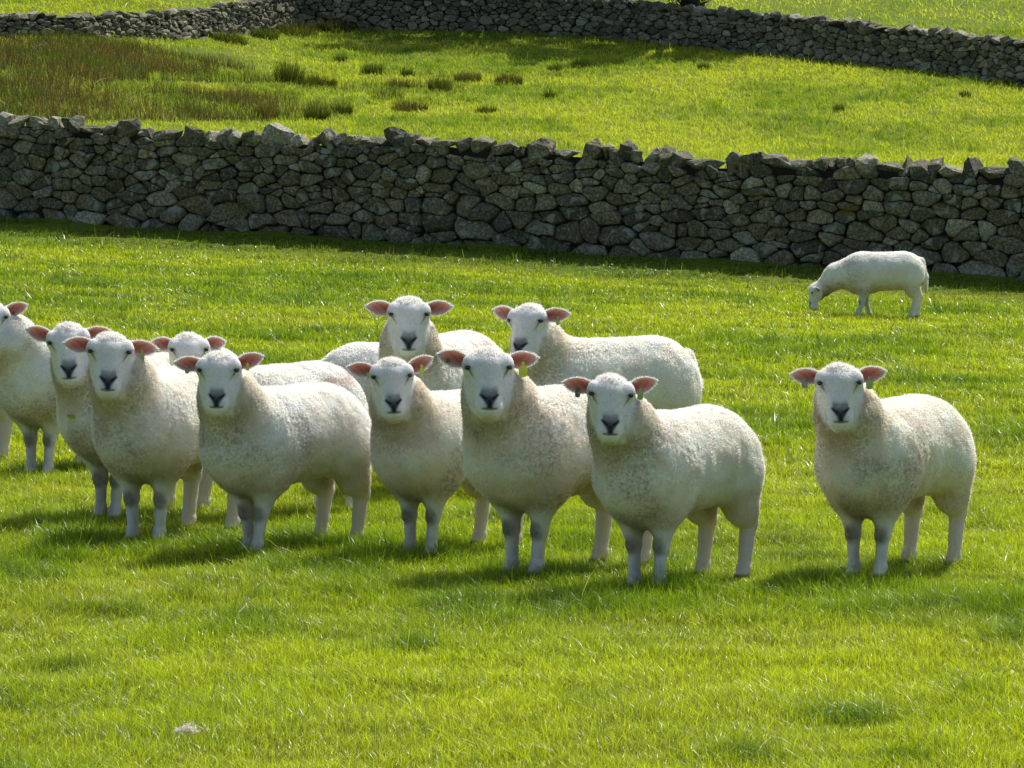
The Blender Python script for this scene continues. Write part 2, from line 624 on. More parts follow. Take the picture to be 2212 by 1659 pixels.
def ell(c, r, k=0.05, B=None):
    return ('ell', np.array(c, float), np.array(r, float), k, None if B is None else np.array(B, float))


def cone(a, b, ra, rb, k=0.04, lat=None, ls=1.0):
    return ('cone', np.array(a, float), np.array(b, float), ra, rb, k, None if lat is None else np.array(lat, float), ls)


def prim_eval(p, X):
    if p[0] == 'ell':
        q = X - p[1]
        if p[4] is not None:
            q = q @ p[4].T
        r = p[2]
        k0 = np.linalg.norm(q / r, axis=-1)
        k1 = np.linalg.norm(q / (r * r), axis=-1)
        return k0 * (k0 - 1.0) / np.maximum(k1, 1e-9)
    _, a, b, ra, rb, k, lat, ls = p
    q = X - a
    if lat is not None:
        s = q @ lat
        q = q + np.outer(s.ravel(), lat).reshape(q.shape) * (1 / ls - 1)
    ba = b - a
    t = np.clip((q @ ba) / (ba @ ba), 0, 1)
    return np.linalg.norm(q - t[..., None] * ba, axis=-1) - (ra + (rb - ra) * t)


def prim_box(p):
    if p[0] == 'ell':
        m = p[2].max() + p[3]
        return p[1] - m, p[1] + m
    m = max(p[3], p[4]) * max(1, p[7]) + p[5] + 0.01
    return np.minimum(p[1], p[2]) - m, np.maximum(p[1], p[2]) + m


def field(prims, X):
    d = np.full(X.shape[0], 9.0)
    for p in prims:
        e = prim_eval(p, X)
        d = smin(d, e, p[3] if p[0] == 'ell' else p[5])
    return d


def grad(prims, X, h=0.002):
    g = np.zeros_like(X)
    for i in range(3):
        e = np.zeros(3); e[i] = h
        g[:, i] = field(prims, X + e) - field(prims, X - e)
    return g / np.maximum(np.linalg.norm(g, axis=1, keepdims=True), 1e-12)


def surface_net(prims, h):
    lo = np.min([prim_box(p)[0] for p in prims], 0) - h
    hi = np.max([prim_box(p)[1] for p in prims], 0) + h
    n = np.ceil((hi - lo) / h).astype(int) + 1
    ax = [lo[i] + h * np.arange(n[i]) for i in range(3)]
    Dg = np.full(tuple(n), 9.0)
    for p in prims:
        a, b = prim_box(p)
        i0 = np.maximum(np.floor((a - lo) / h).astype(int) - 1, 0)
        i1 = np.minimum(np.ceil((b - lo) / h).astype(int) + 2, n)
        X = np.stack(np.meshgrid(ax[0][i0[0]:i1[0]], ax[1][i0[1]:i1[1]], ax[2][i0[2]:i1[2]], indexing='ij'), -1)
        e = prim_eval(p, X)
        sl = tuple(slice(i0[i], i1[i]) for i in range(3))
        Dg[sl] = smin(Dg[sl], e, p[3] if p[0] == 'ell' else p[5])
    S = Dg < 0
    acc = np.zeros((n[0] - 1, n[1] - 1, n[2] - 1, 3))
    cnt = np.zeros((n[0] - 1, n[1] - 1, n[2] - 1))
    for axis in range(3):
        d0 = np.take(Dg, range(n[axis] - 1), axis); d1 = np.take(Dg, range(1, n[axis]), axis)
        cr = (d0 < 0) != (d1 < 0)
        t = np.where(cr, d0 / np.where(cr, d0 - d1, 1), 0)
        o = [a for a in range(3) if a != axis]
        for u in (0, 1):
            for w in (0, 1):
                sl = [slice(None)] * 3
                sl[o[0]] = slice(u, n[o[0]] - 1 + u)
                sl[o[1]] = slice(w, n[o[1]] - 1 + w)
                c = cr[tuple(sl)]; tt = t[tuple(sl)]
                cnt += c
                acc[..., axis] += c * tt
                acc[..., o[0]] += c * u
                acc[..., o[1]] += c * w
    act = cnt > 0
    ids = -np.ones(act.shape, dtype=np.int64)
    ids[act] = np.arange(act.sum())
    ijk = np.argwhere(act)
    V = lo + h * (ijk + acc[act] / cnt[act][:, None])
    F = []
    for axis in range(3):
        o = [(axis + 1) % 3, (axis + 2) % 3]
        s0 = np.take(S, range(n[axis] - 1), axis); s1 = np.take(S, range(1, n[axis]), axis)
        e = np.argwhere(s0 != s1)
        if not len(e):
            continue
        ok = (e[:, o[0]] > 0) & (e[:, o[1]] > 0) & (e[:, o[0]] < n[o[0]] - 1) & (e[:, o[1]] < n[o[1]] - 1)
        e = e[ok]
        q = []
        for du, dv in ((0, 0), (1, 0), (1, 1), (0, 1)):
            c = e.copy()
            c[:, o[0]] -= du
            c[:, o[1]] -= dv
            q.append(ids[c[:, 0], c[:, 1], c[:, 2]])
        q = np.stack(q, 1)
        inside = S[e[:, 0], e[:, 1], e[:, 2]]
        q[~inside] = q[~inside][:, ::-1]
        F.append(q)
    return V, np.concatenate(F)


def seg_dist2(px, py, ax, ay, bx, by):
    dx, dy = bx - ax, by - ay
    t = np.clip(((px - ax) * dx + (py - ay) * dy) / (dx * dx + dy * dy), 0, 1)
    return np.hypot(px - ax - t * dx, py - ay - t * dy)


# ------------------------------------------------------------------ a sheep
HP = R(60)      # how steeply the face hangs in the neutral pose


def sheep(label, cx, cy, heading, scale=1.0, face=(0.0, -1.0), pitch=60.0, neck=None, neck_lift=56.0, tint=(1, 1, 1), tail=0.0,
          tags=(), ears=(0.0, 0.0), front=(0.0, 0.0), rear=(0.0, 0.0), seed=1, density=1.0, fat=1.0, res=0.0068, zoff=0.0, ear_len=1.0, roll=0.0,
          stain=0.0, legpink=0.4, bent=None, track=1.0):
    """heading: world angle of the body axis (radians, from +X); face: world direction the face points to"""
    global rng
    rs = np.random.default_rng(seed)
    root = empty('sheep', (cx, cy, float(ground_smooth(cx, cy)) + zoff), heading)
    root.scale = (scale,) * 3
    tag(root, label, 'sheep', 'white sheep of the flock in the near field')
    ca, sa = math.cos(-heading), math.sin(-heading)
    F = np.array([ca * face[0] - sa * face[1], sa * face[0] + ca * face[1], 0.0])
    F /= np.linalg.norm(F)
    Lt = np.array([-F[1], F[0], 0.0])                     # the sheep's left
    Z = np.array([0, 0, 1.0])
    if roll:
        Z2 = Z * math.cos(R(roll)) + Lt * math.sin(R(roll))
        Lt = Lt * math.cos(R(roll)) - Z * math.sin(R(roll))
        Z = Z2
    pr = R(pitch)
    A = math.cos(pr) * F - math.sin(pr) * Z               # down the face
    U = math.sin(pr) * F + math.cos(pr) * Z               # out of the face
    fw = math.cos(HP) * A + math.sin(HP) * U              # front of the head in its neutral pose
    up = -math.sin(HP) * A + math.cos(HP) * U
    S0 = np.array([0.26, 0, 0.53])
    if neck is None:
        yaw = math.atan2(F[1], F[0])
        ny, nl = yaw * 0.22, R(neck_lift - 4)
        N = S0 + 0.31 * np.array([math.cos(ny) * math.cos(nl), math.sin(ny) * math.cos(nl), math.sin(nl)])
    else:
        N = np.array(neck, float)
    if bent is not None:
        N = np.array(bent, float)
    def hd(a, l, u):
        return N + a * A + l * Lt + u * U
    HB = np.array([A, Lt, U])
    w = fat
    P = [ell((.21, 0, .468), (.20, .178 * w, .200), .06),
         ell((.0, 0, .486), (.32, .190 * w, .198), .10),
         ell((-.22, 0, .500), (.205, .185 * w, .186), .08),
         ell((.205, .10 * w, .42), (.110, .080, .160), .06),
         ell((.205, -.10 * w, .42), (.110, .080, .160), .06),
         ell((-.275, .100 * w, .44), (.126, .078, .135), .06),
         ell((-.275, -.100 * w, .44), (.126, .078, .135), .06),
         ell((.33, 0, .43), (.095, .125 * w, .13), .08),
         ell((.22, 0, .335), (.12, .075, .085), .07)]
    # neck
    mid = (S0 + N) / 2 + (np.array([0.02, 0, 0.0]) if neck is None else np.array([0, 0, 0.03]))
    P += [cone(S0 + np.array([0, 0, -0.03]), mid, .158 * w, .120 * w, .07), cone(mid, N - 0.050 * fw - 0.02 * up, .118 * w, .080, .05)]
    if neck is None:
        P.append(cone(S0 + np.array([.05, 0, -.08]), hd(.02, 0, -.105), .130 * w, .060, .05))
    # head
    P += [ell(hd(.002, 0, -.004), (.060, .079, .062), .035, HB),
          ell(hd(-.008, .040, -.004), (.040, .038, .040), .03, HB), ell(hd(-.008, -.040, -.004), (.040, .038, .040), .03, HB),
          ell(hd(-.036, 0, .000), (.034, .036, .036), .03, HB),
          cone(hd(.02, 0, .004), hd(.150, 0, .004), .060, .040, .025, Lt, 1.12),
          ell(hd(.165, 0, .002), (.042, .045, .038), .02, HB),
          ell(hd(.172, 0, -.028), (.032, .030, .020), .018, HB),
          ell(hd(.038, .024, -.042), (.064, .037, .050), .03, HB),
          ell(hd(.038, -.024, -.042), (.064, .037, .050), .03, HB)]
    for s in (1, -1):
        P.append(ell(hd(.000, s * .068, .026), (.034, .023, .023), .025, HB))      # brow
    # legs: fr = (left, right) fore-aft step of the feet
    feet = []
    for s, st in ((1, front[0]), (-1, front[1])):
        y = s * .066 * w * track
        k, f = np.array([.205 + st * .35, y, .175]), np.array([.212 + st * .95, y * .88, .045])
        P += [cone((.200, s * .090 * w, .36), k, .072, .0300, .045), cone(k, f, .0275, .0213, .015),
              ell(k + np.array([.007, 0, -.004]), (.028, .0285, .034), .012),
              ell(f, (.028, .0275, .025), .010), cone(f, f + np.array([.018, 0, -.040]), .0215, .029, .008)]
        feet.append(k)
    for s, st in ((1, rear[0]), (-1, rear[1])):
        y = s * .100 * w
        hk, f = np.array([-.365 + st * .6, y, .225]), np.array([-.335 + st, y, .045])
        P += [cone((-.272 + st * .2, s * .100 * w, .41), (-.318 + st * .4, y, .275), .100, .060, .05),
              cone((-.316 + st * .4, y, .282), hk, .066, .037, .03), cone(hk, f, .034, .0255, .018),
              ell(f, (.029, .029, .026), .012), cone(f, f + np.array([.020, 0, -.040]), .0245, .031, .010)]
    if tail > 0:
        P += [cone((-.395, 0, .60), (-.435, 0, .60 - tail * .5), .030, .027, .03), cone((-.435, 0, .60 - tail * .5), (-.445, 0, .60 - tail), .027, .012, .02)]
    else:
        P += [cone((-.385, 0, .56), (-.415, 0, .47), .035, .022, .03)]

    V, Q = surface_net(P, res)
    # finer faces on the front of the head
    rel = V - N
    ha, hl, hu = rel @ A, rel @ Lt, rel @ U
    onface = (ha > -.05) & (ha < .25) & (np.abs(hl) < .12) & (hu > -.055)
    fsel = onface[Q].all(1)
    bm = bmesh.new()
    bv = [bm.verts.new(p) for p in V]
    for q in Q:
        try:
            bm.faces.new([bv[i] for i in q])
        except ValueError:
            pass
    bm.faces.ensure_lookup_table()
    bm.verts.index_update()
    sel = set()
    for fc in bm.faces:
        if all(onface[v.index] for v in fc.verts):
            sel.update(fc.edges)
    bmesh.ops.subdivide_edges(bm, edges=list(sel), cuts=1, use_grid_fill=True)
    bmesh.ops.recalc_face_normals(bm, faces=bm.faces)
    bmesh.ops.triangulate(bm, faces=bm.faces)
    bm.verts.index_update()
    V = np.array([v.co[:] for v in bm.verts])
    T = np.array([[v.index for v in fc.verts] for fc in bm.faces])
    bm.free()
    for _ in range(3):
        g = grad(P, V)
        d = field(P, V)
        V = V - np.clip(d, -.004, .004)[:, None] * g
    Nn = grad(P, V)

    def regions(X):
        rel = X - N
        a, l, u = rel @ A, rel @ Lt, rel @ U
        fx, fz = rel @ fw, rel @ up
        r = np.sqrt(a * a + l * l + u * u)
        hw = sstep(-.10, -.04, fx + .25 * np.clip(-fz, 0, .2)) * (1 - sstep(.19, .26, np.linalg.norm(rel - .07 * A, axis=1)))
        hw *= 1 - sstep(.052, .080, -u)
        hw *= 1 - sstep(.165, .195, -fz)
        lim = .087 + .26 * np.clip(fz + .02, -.13, 0)
        hw *= 1 - sstep(lim, lim + .022, np.abs(l)) * (1 - sstep(.03, .06, fx - .2 * np.clip(-fz, 0, .2)))                        # 1 on the bare head
        crown = hw * sstep(.035, .06, fz)
        lg = 1 - sstep(.215, .30, X[:, 2] + .25 * np.maximum(0, -X[:, 0]) * 0)
        rearm = X[:, 0] < -.1
        lg = np.where(rearm, 1 - sstep(.20, .33, X[:, 2]), lg)
        if neck is not None:
            lg = lg * (X[:, 0] < .42)
        lg = lg * (1 - hw)
        return a, l, u, fx, fz, hw, crown, lg

    k1 = vnoise(V, .022, seed) - .5
    k2 = vnoise(V, .07, seed + 1) - .5
    k3 = vnoise(V * np.array([1, 1, .55]), .14, seed + 2) - .5
    k4 = vnoise(V * np.array([1, 1, .35]), .045, seed + 31) - .5
    a, l, u, fx, fz, hw, crown, lg = regions(V)
    flc = (1 - hw) * (1 - lg)
    V = V + Nn * (flc * (.003 * k1 + .004 * k2 + .008 * k3 + .007 * k4) + hw * crown * .006 * k1 + (lg * .003 * k1))[:, None]

    tint = .65 + .35 * np.array(tint)
    WOOL = np.array([.985, .965, .92]) * tint
    FACE = np.array([.87, .855, .82])
    PINK = np.array([.74, .55, .46])
    DIRT = np.array([.33, .235, .13])
    DARK = np.array([.028, .028, .03])

    def rel_(X):
        return X - (N + .10 * A - .09 * U)

    def paint(X):
        a, l, u, fx, fz, hw, crown, lg = regions(X)
        m = len(X)
        c = np.repeat(WOOL[None], m, 0)
        n1 = vnoise(X, .05, seed + 5); n2 = vnoise(X, .012, seed + 6); n3 = vnoise(X, .18, seed + 8)
        c = c * (.92 + .10 * n1 + .02 * n2)[:, None]
        # yellower, browner wool low on the chest and belly
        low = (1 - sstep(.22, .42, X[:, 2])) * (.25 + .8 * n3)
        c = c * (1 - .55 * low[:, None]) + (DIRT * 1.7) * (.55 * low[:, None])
        if stain:
            st = stain * sstep(.56, .66, vnoise(X, .05, seed + 44)) * sstep(.55, .64, X[:, 2]) * sstep(.0, .1, -X[:, 0])
            c = c * (1 - st[:, None]) + np.array([.55, .28, .2]) * st[:, None]
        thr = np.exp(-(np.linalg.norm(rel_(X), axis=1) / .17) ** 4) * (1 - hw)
        c = c * (1 - thr[:, None] * np.array([.20, .24, .34]))  # throat below the chin: shade and grass bounce painted into the wool
        lgc = np.where((X[:, 0] < -.1)[:, None], FACE * (1 - legpink) + PINK * legpink, FACE * .97)
        c = c * (1 - lg[:, None]) + lgc * lg[:, None]
        # worn dark knees
        for kk in feet:
            dd = np.sqrt(((X[:, 0] - kk[0] - .03) / .8) ** 2 + (X[:, 1] - kk[1]) ** 2 + ((X[:, 2] - kk[2] + .004) / 1.15) ** 2)
            q = (1 - sstep(.012, .047, dd)) * (.7 + .5 * n2)
            q = np.clip(q, 0, 1)[:, None] * .74
            c = c * (1 - q) + np.array([.125, .078, .030]) * q
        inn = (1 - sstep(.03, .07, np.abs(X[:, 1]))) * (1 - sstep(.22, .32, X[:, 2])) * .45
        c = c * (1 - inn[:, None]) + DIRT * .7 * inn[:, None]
        ft = (1 - sstep(.012, .030, X[:, 2]))[:, None] if neck is None else ((1 - sstep(.012, .030, X[:, 2])) * (X[:, 0] < .45))[:, None]
        c = c * (1 - ft) + np.array([.07, .06, .05]) * ft
        # bare head
        n5 = vnoise(X, .0065, seed + 51)
        fcc = FACE * (.91 + .12 * n2 + .05 * n1 + .10 * n5 - .30 * sstep(.80, .92, n5))[:, None]
        fcc = fcc * (1 - .25 * crown[:, None]) + WOOL * .25 * crown[:, None]
        c = c * (1 - hw[:, None]) + fcc * hw[:, None]
        front_ = sstep(.02, .05, fx) * hw
        al = np.abs(l)
        # nose leather: a wide V with the groove running down to the mouth
        n4 = vnoise(X, .008, seed + 9) - .5
        topz = -.082 + .10 * al + .008 * n4
        hwid = np.clip(.0365 + (fz + .093) * .70, .0095, .0300)
        nose = sstep(-.008, .010, topz - fz) * (1 - sstep(-.005, .006, al - hwid)) * sstep(-.147, -.139, fz)
        nostr = np.exp(-((seg_dist2(al, fz, .031, -.095, .013, -.109)) / .0052) ** 2)
        phil = np.exp(-((al) / .010) ** 2) * sstep(-.146, -.140, fz) * sstep(.0, .01, -.106 - fz)
        halo = np.exp(-((al) / .022) ** 2) * sstep(-.152, -.138, fz) * sstep(.0, .015, -.088 - fz) * .5
        mouth = np.exp(-((fz + .1465 - .10 * al) / .0036) ** 2) * (1 - sstep(.022, .034, al))
        dust = .6 * np.exp(-((fz + .080 - .1 * al) / .012) ** 2) * (1 - sstep(.022, .036, al))
        def put(c, mask, colr, q=1.0):
            mk = np.clip(mask * front_ * q, 0, 1)[:, None]
            return c * (1 - mk) + np.array(colr) * mk
        c = put(c, dust, (.25, .25, .26))
        c = put(c, halo, (.20, .205, .21))
        ncol = (.26 - .19 * (1 - sstep(-.106, -.088, fz)))
        c = c * (1 - np.clip(nose * front_ * .93, 0, 1)[:, None]) + np.array([1, 1, 1.06]) * (ncol * np.clip(nose * front_ * .93, 0, 1))[:, None]
        c = put(c, phil, (.028, .028, .03))
        c = put(c, nostr, (.010, .010, .011))
        c = put(c, mouth, (.03, .03, .027), .9)
        # eye rims and the groove below the inner corner
        fe = hw * sstep(-.03, .0, fx)
        tl = np.exp(-(seg_dist2(al, fz, .070, -.006, .052, -.036) / .0040) ** 2) * (.25 + .65 * sstep(-.036, -.006, fz))
        er = np.exp(-((np.hypot((al - .0755) / 1.5, (fz - .003 - .25 * (al - .0755)) / .9)) / .0105) ** 2) * .9
        mk = np.clip(np.maximum(tl, er) * fe, 0, 1)[:, None]
        c = c * (1 - mk) + np.array([.055, .045, .042]) * mk
        return np.clip(c, .01, .95)

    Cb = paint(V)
    # ------------- ears, part of the same hide mesh
    EV, EF, EC, edges = [], [], [], []
    nb = len(V)
    for s, tilt in ((1, ears[0]), (-1, ears[1])):
        base = hd(-.034, s * .070, -.002)
        tl = R(11 + tilt)
        e = s * Lt * math.cos(tl) + up * math.sin(tl) * 1.0 - fw * .10
        e /= np.linalg.norm(e)
        drop = np.cross(e, fw); drop /= np.linalg.norm(drop)
        if drop @ up > 0: drop = -drop                  # lower edge of the ear
        outn = np.cross(drop, e); outn /= np.linalg.norm(outn)
        if outn @ fw < 0: outn = -outn
        outn = outn * .93 - up * .30
        ns, nt = 15, 13
        L, Wd = .112 * ear_len, .0345
        grid = {}
        for side in (0, 1):
            for i in range(ns):
                q = i / (ns - 1)
                prof = (.62 + .38 * min(1, q / .38) ** .8) if q < .38 else max(0, 1 - ((q - .38) / .62) ** 2.1) ** .72
                for j in range(nt):
                    t = -1 + 2 * j / (nt - 1)
                    wv = Wd * prof * (1.0 if t < 0 else 1.10)
                    cup = .020 * (1 - q * .55) * (t * t) * prof
                    cl = e * (q * L) - up * (.012 * q * q) + drop * 0.004
                    p = base + cl + drop * (t * wv * (1 - .18 * abs(t) ** 3)) + outn * cup
                    th = .0032 * (1 - q * .4) * (1 - t ** 6)
                    p = p + outn * (th if side == 0 else -th * 1.4)
                    grid[side, i, j] = nb + len(EV)
                    EV.append(p)
                    rim = max(abs(t) ** 2.4, q ** 6)
                    inner = (np.array([.54, .36, .30]) * (.5 - .5 * t) + np.array([.50, .24, .20]) * (.5 + .5 * t)) * (1 - .75 * (1 - abs(t)) ** .6 * (1 - q) ** 1.3) * (.8 + .35 * math.sin(q * 9 + t * 4 + seed) ** 2)  # pink hollow with shade towards the base and a lower red glow painted in
                    if side == 0:
                        EC.append(inner * (1 - rim) + FACE * rim)
                    else:
                        EC.append(FACE * .95)
                    if side == 0 and (abs(t) > .8 or i >= ns - 2):
                        edges.append((p, drop * np.sign(t) * min(1, abs(t)) + e * (q ** 3)))
        for i in range(ns - 1):
            for j in range(nt - 1):
                f0 = [grid[0, i, j], grid[0, i + 1, j], grid[0, i + 1, j + 1], grid[0, i, j + 1]]
                f1 = [grid[1, i, j], grid[1, i, j + 1], grid[1, i + 1, j + 1], grid[1, i + 1, j]]
                if s < 0:
                    f0, f1 = f0[::-1], f1[::-1]
                EF += [f0, f1]
        for i in range(ns - 1):
            for j in (0, nt - 1):
                EF.append([grid[0, i, j], grid[1, i, j], grid[1, i + 1, j], grid[0, i + 1, j]])
    allV = np.concatenate([V, np.array(EV)])
    allC = np.concatenate([Cb, np.array(EC)])
    idx = np.concatenate([T.ravel(), np.array(EF).ravel()])
    cnts = np.concatenate([np.full(len(T), 3), np.full(len(EF), 4)])
    mi = np.concatenate([np.zeros(len(T)), np.ones(len(EF))])
    mesh_from('body', allV, idx, cnts, [M['skin'], M['ear']], root, True, {'Col': ('FLOAT_COLOR', allC)}, mi)

    # ------------- fleece: tens of thousands of short locks
    v0, v1, v2 = V[T[:, 0]], V[T[:, 1]], V[T[:, 2]]
    area = np.linalg.norm(np.cross(v1 - v0, v2 - v0), axis=1) / 2
    cen = (v0 + v1 + v2) / 3
    _, _, _, fxc, fzc, hwc, crc, lgc = regions(cen)
    short = np.clip(hwc * (1 - .6 * crc) + lgc, 0, 1)
    dens = (135000 * (1 - short) + 125000 * short) * density
    dens = dens * (1 - .5 * (cen[:, 2] < .035))
    cnt = area * dens
    nT = int(cnt.sum())
    cdf = np.cumsum(cnt); cdf /= cdf[-1]
    pick = np.minimum(np.searchsorted(cdf, rs.uniform(0, 1, nT)), len(T) - 1)
    r1, r2 = np.sqrt(rs.uniform(0, 1, nT)), rs.uniform(0, 1, nT)
    b0, b1, b2 = (1 - r1), r1 * (1 - r2), r1 * r2
    X = b0[:, None] * v0[pick] + b1[:, None] * v1[pick] + b2[:, None] * v2[pick]
    G = b0[:, None] * Nn[T[pick, 0]] + b1[:, None] * Nn[T[pick, 1]] + b2[:, None] * Nn[T[pick, 2]]
    # add the bump of the displaced surface to the normal a little
    fn = np.cross(v1 - v0, v2 - v0)[pick]
    fn /= np.maximum(np.linalg.norm(fn, axis=1, keepdims=True), 1e-9)
    fn *= np.sign((fn * G).sum(1))[:, None]
    G = G * .55 + fn * .45
    G /= np.linalg.norm(G, axis=1, keepdims=True)
    a, l, u, fx, fz, hw, crown, lg = regions(X)
    flc = np.clip((1 - hw) * (1 - lg), 0, 1)
    Ln = .0032 * hw + .0042 * lg + flc * .0105
    Ln = Ln + .010 * crown
    Ln *= rs.uniform(.7, 1.3, nT)
    # no hair over nose leather, mouth and eyes
    al = np.abs(l)
    bald = (hw > .5) & (fx > .03) & (((fz < -.086) & (fz > -.155) & (al < .036)))
    eye_ = (hw > .3) & (np.hypot(al - .0765, fz - .001) < .011)
    Ln = np.where(bald | eye_, Ln * .15, Ln)
    # locks gather round common points: Worley cells
    cs = .021
    Ic = np.floor(X / cs).astype(np.int64)
    best = np.full(nT, 9.0)
    sec = np.full(nT, 9.0)
    bp = np.zeros_like(X)
    for dx in (-1, 0, 1):
        for dy in (-1, 0, 1):
            for dz in (-1, 0, 1):
                I2 = Ic + np.array([dx, dy, dz])
                pt = (I2 + np.stack([hash3(I2[:, 0], I2[:, 1], I2[:, 2], seed + q) for q in (11, 12, 13)], 1)) * cs
                dd = np.linalg.norm(pt - X, axis=1)
                m = dd < best
                sec = np.where(m, best, np.minimum(sec, dd))
                best[m] = dd[m]; bp[m] = pt[m]
    pull = bp - X
    edge0 = np.exp(-((sec - best) / (cs * .18)) ** 2) * flc
    pull -= (pull * G).sum(1)[:, None] * G
    crk = vnoise(X, .09, seed + 21)
    crack = flc * (.08 + 1.0 * sstep(.35, .80, crk) * sstep(-.02, .10, X[:, 0]) * (1 - sstep(.60, .70, X[:, 2])))
    sw = np.stack([vnoise(X, .045, seed + 61 + q) - .5 for q in range(3)], 1) * 1.1
    tn = rs.normal(0, .24, (nT, 3)) + sw * flc[:, None] + np.array([0, 0, -1.0]) * (.45 * flc + 1.2 * lg)[:, None]
    tn -= (tn * G).sum(1)[:, None] * G
    fluff = rs.uniform(0, 1, nT) < .07
    dirn = G * np.where(fluff, 1.3, .28 * flc + .26 * (1 - flc))[:, None] + tn
    dirn += (A[None] * .9) * hw[:, None] * (1 - crown[:, None])
    dirn /= np.linalg.norm(dirn, axis=1, keepdims=True)
    tip = X + dirn * Ln[:, None] + pull * (np.clip(crack, 0, 1) * .62)[:, None]
    Ln2 = Ln * (1 - .45 * edge0 * np.clip(crack, 0, 1))
    tip = X + (tip - X) * (Ln2 / Ln)[:, None]
    midp = X + G * (Ln * .45)[:, None] + (tip - X) * .30
    wd = (.00175 * flc + .0015 * (1 - flc)) * rs.uniform(.7, 1.3, nT) / density ** .5
    tang = np.cross(tip - X, G + rs.normal(0, .16, (nT, 3)))
    tang /= np.maximum(np.linalg.norm(tang, axis=1, keepdims=True), 1e-9)
    tang *= wd[:, None]
    root_in = X - G * .001
    VV = np.stack([root_in - tang, root_in + tang, tip], 1)
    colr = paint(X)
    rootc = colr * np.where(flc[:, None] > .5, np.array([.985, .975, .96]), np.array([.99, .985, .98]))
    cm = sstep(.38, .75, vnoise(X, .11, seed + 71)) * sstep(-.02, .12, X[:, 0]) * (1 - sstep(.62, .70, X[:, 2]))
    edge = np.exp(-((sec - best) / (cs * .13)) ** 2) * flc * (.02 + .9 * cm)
    tipc = np.clip(colr * 1.06 * (1 - edge[:, None] * np.array([.26, .32, .40])), 0, .985)  # shade of the clefts between locks painted into the wool colour
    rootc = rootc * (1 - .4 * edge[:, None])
    CC = np.stack([rootc, rootc, tipc], 1)
    nrm = G * 1.0 + rs.normal(0, .22, (nT, 3)) - pull / cs * .45 * flc[:, None]
    nrm /= np.linalg.norm(nrm, axis=1, keepdims=True)
    # stored in the world's orientation, which the shader expects
    ch, sh = math.cos(heading), math.sin(heading)
    nw = nrm.copy()
    nw[:, 0] = ch * nrm[:, 0] - sh * nrm[:, 1]
    nw[:, 1] = sh * nrm[:, 0] + ch * nrm[:, 1]
    TNn = np.repeat(nw[:, None], 3, 1)
    # fuzz on the rims and backs of the ears
    ev = np.array([q[0] for q in edges]); ed = np.array([q[1] for q in edges])
    m = 26 if density > .5 else 10
    ev = np.repeat(ev, m, 0) + rs.normal(0, .0022, (len(ev) * m, 3)) + Lt[None] * rs.uniform(-.005, .005, (len(ev) * m, 1)); ed = np.repeat(ed, m, 0) + rs.normal(0, .35, (len(ed) * m, 3))
    ed /= np.maximum(np.linalg.norm(ed, axis=1, keepdims=True), 1e-6)
    et = ev + ed * rs.uniform(.002, .006, len(ev))[:, None]
    tg = np.cross(ed, rs.normal(0, 1, ed.shape)); tg /= np.maximum(np.linalg.norm(tg, axis=1, keepdims=True), 1e-9); tg *= .0011
    E5 = np.stack([ev - tg, ev + tg, et], 1)
    ne = len(ev)
    Cw = np.repeat(np.repeat(np.array([[.93, .92, .90]]), ne, 0)[:, None], 3, 1)
    edw = ed.copy()
    edw[:, 0] = ch * ed[:, 0] - sh * ed[:, 1]; edw[:, 1] = sh * ed[:, 0] + ch * ed[:, 1]
    VV = np.concatenate([VV, E5]); CC = np.concatenate([CC, Cw]); TNn = np.concatenate([TNn, np.repeat(edw[:, None], 3, 1)])
    n5 = len(VV)
    Fi = np.arange(n5 * 3)
    mesh_from('fleece', VV.reshape(-1, 3), Fi, 3, M['wool'], root, True,
              {'Col': ('FLOAT_COLOR', CC.reshape(-1, 3)), 'TN': ('FLOAT_VECTOR', TNn.reshape(-1, 3))})

    # ------------- eyes
    for s in (1, -1):
        p = hd(.0, 0, 0) + s * Lt * .0765 + up * .001 + fw * .10
        for _ in range(60):
            dd = float(field(P, p[None])[0])
            if dd < .0008: break
            p = p - fw * min(dd, .004)
        gn = grad(P, p[None])[0]
        c0 = p - gn * .0045
        ax1 = s * Lt * .8 - up * .10 - fw * .5
        ax1 -= (ax1 @ gn) * gn; ax1 /= np.linalg.norm(ax1)
        ax2 = np.cross(gn, ax1)
        bmx = bmesh.new()
        bmesh.ops.create_uvsphere(bmx, u_segments=16, v_segments=10, radius=1)
        for v in bmx.verts:
            q = v.co
            v.co = Vector(c0 + ax1 * q.x * .0128 + ax2 * q.y * .0090 + gn * q.z * .0080)
        me = bpy.data.meshes.new('eye')
        bmx.to_mesh(me); bmx.free()
        for f in me.polygons: f.use_smooth = True
        me.materials.append(M['eye'])
        o = bpy.data.objects.new('eye', me); C.objects.link(o); o.parent = root
    # ------------- ear tags: (side, material, width, height, place along the ear)
    for (s, mt, tw, thh, q) in tags:
        tl = R(10 + (ears[0] if s > 0 else ears[1]))
        e = s * Lt * math.cos(tl) + up * math.sin(tl) - fw * .10
        e /= np.linalg.norm(e)
        pb = hd(-.034, s * .070, -.002) + e * (.130 * q) + fw * .012
        top = pb - up * .024
        bmx = bmesh.new()
        n = 10
        ring = []
        prof = []
        for i in range(n + 1):                          # a rounded flag on a short neck
            an = math.pi * i / n
            prof.append((math.cos(an) * tw / 2, -thh + tw / 2 * .6 - math.sin(an) * tw / 2 * .6))
        prof += [(-tw / 2, -thh * .35), (-tw * .16, -thh * .12), (-tw * .16, .0), (tw * .16, .0), (tw * .16, -thh * .12), (tw / 2, -thh * .35)]
        sw = fw * .25
        fa = [bmx.verts.new(Vector(top + Lt * x + up * z + fw * .0012 - fw * .15 * z)) for x, z in prof]
        fb = [bmx.verts.new(Vector(top + Lt * x + up * z - fw * .0012 - fw * .15 * z)) for x, z in prof]
        bmx.faces.new(fa); bmx.faces.new(fb[::-1])
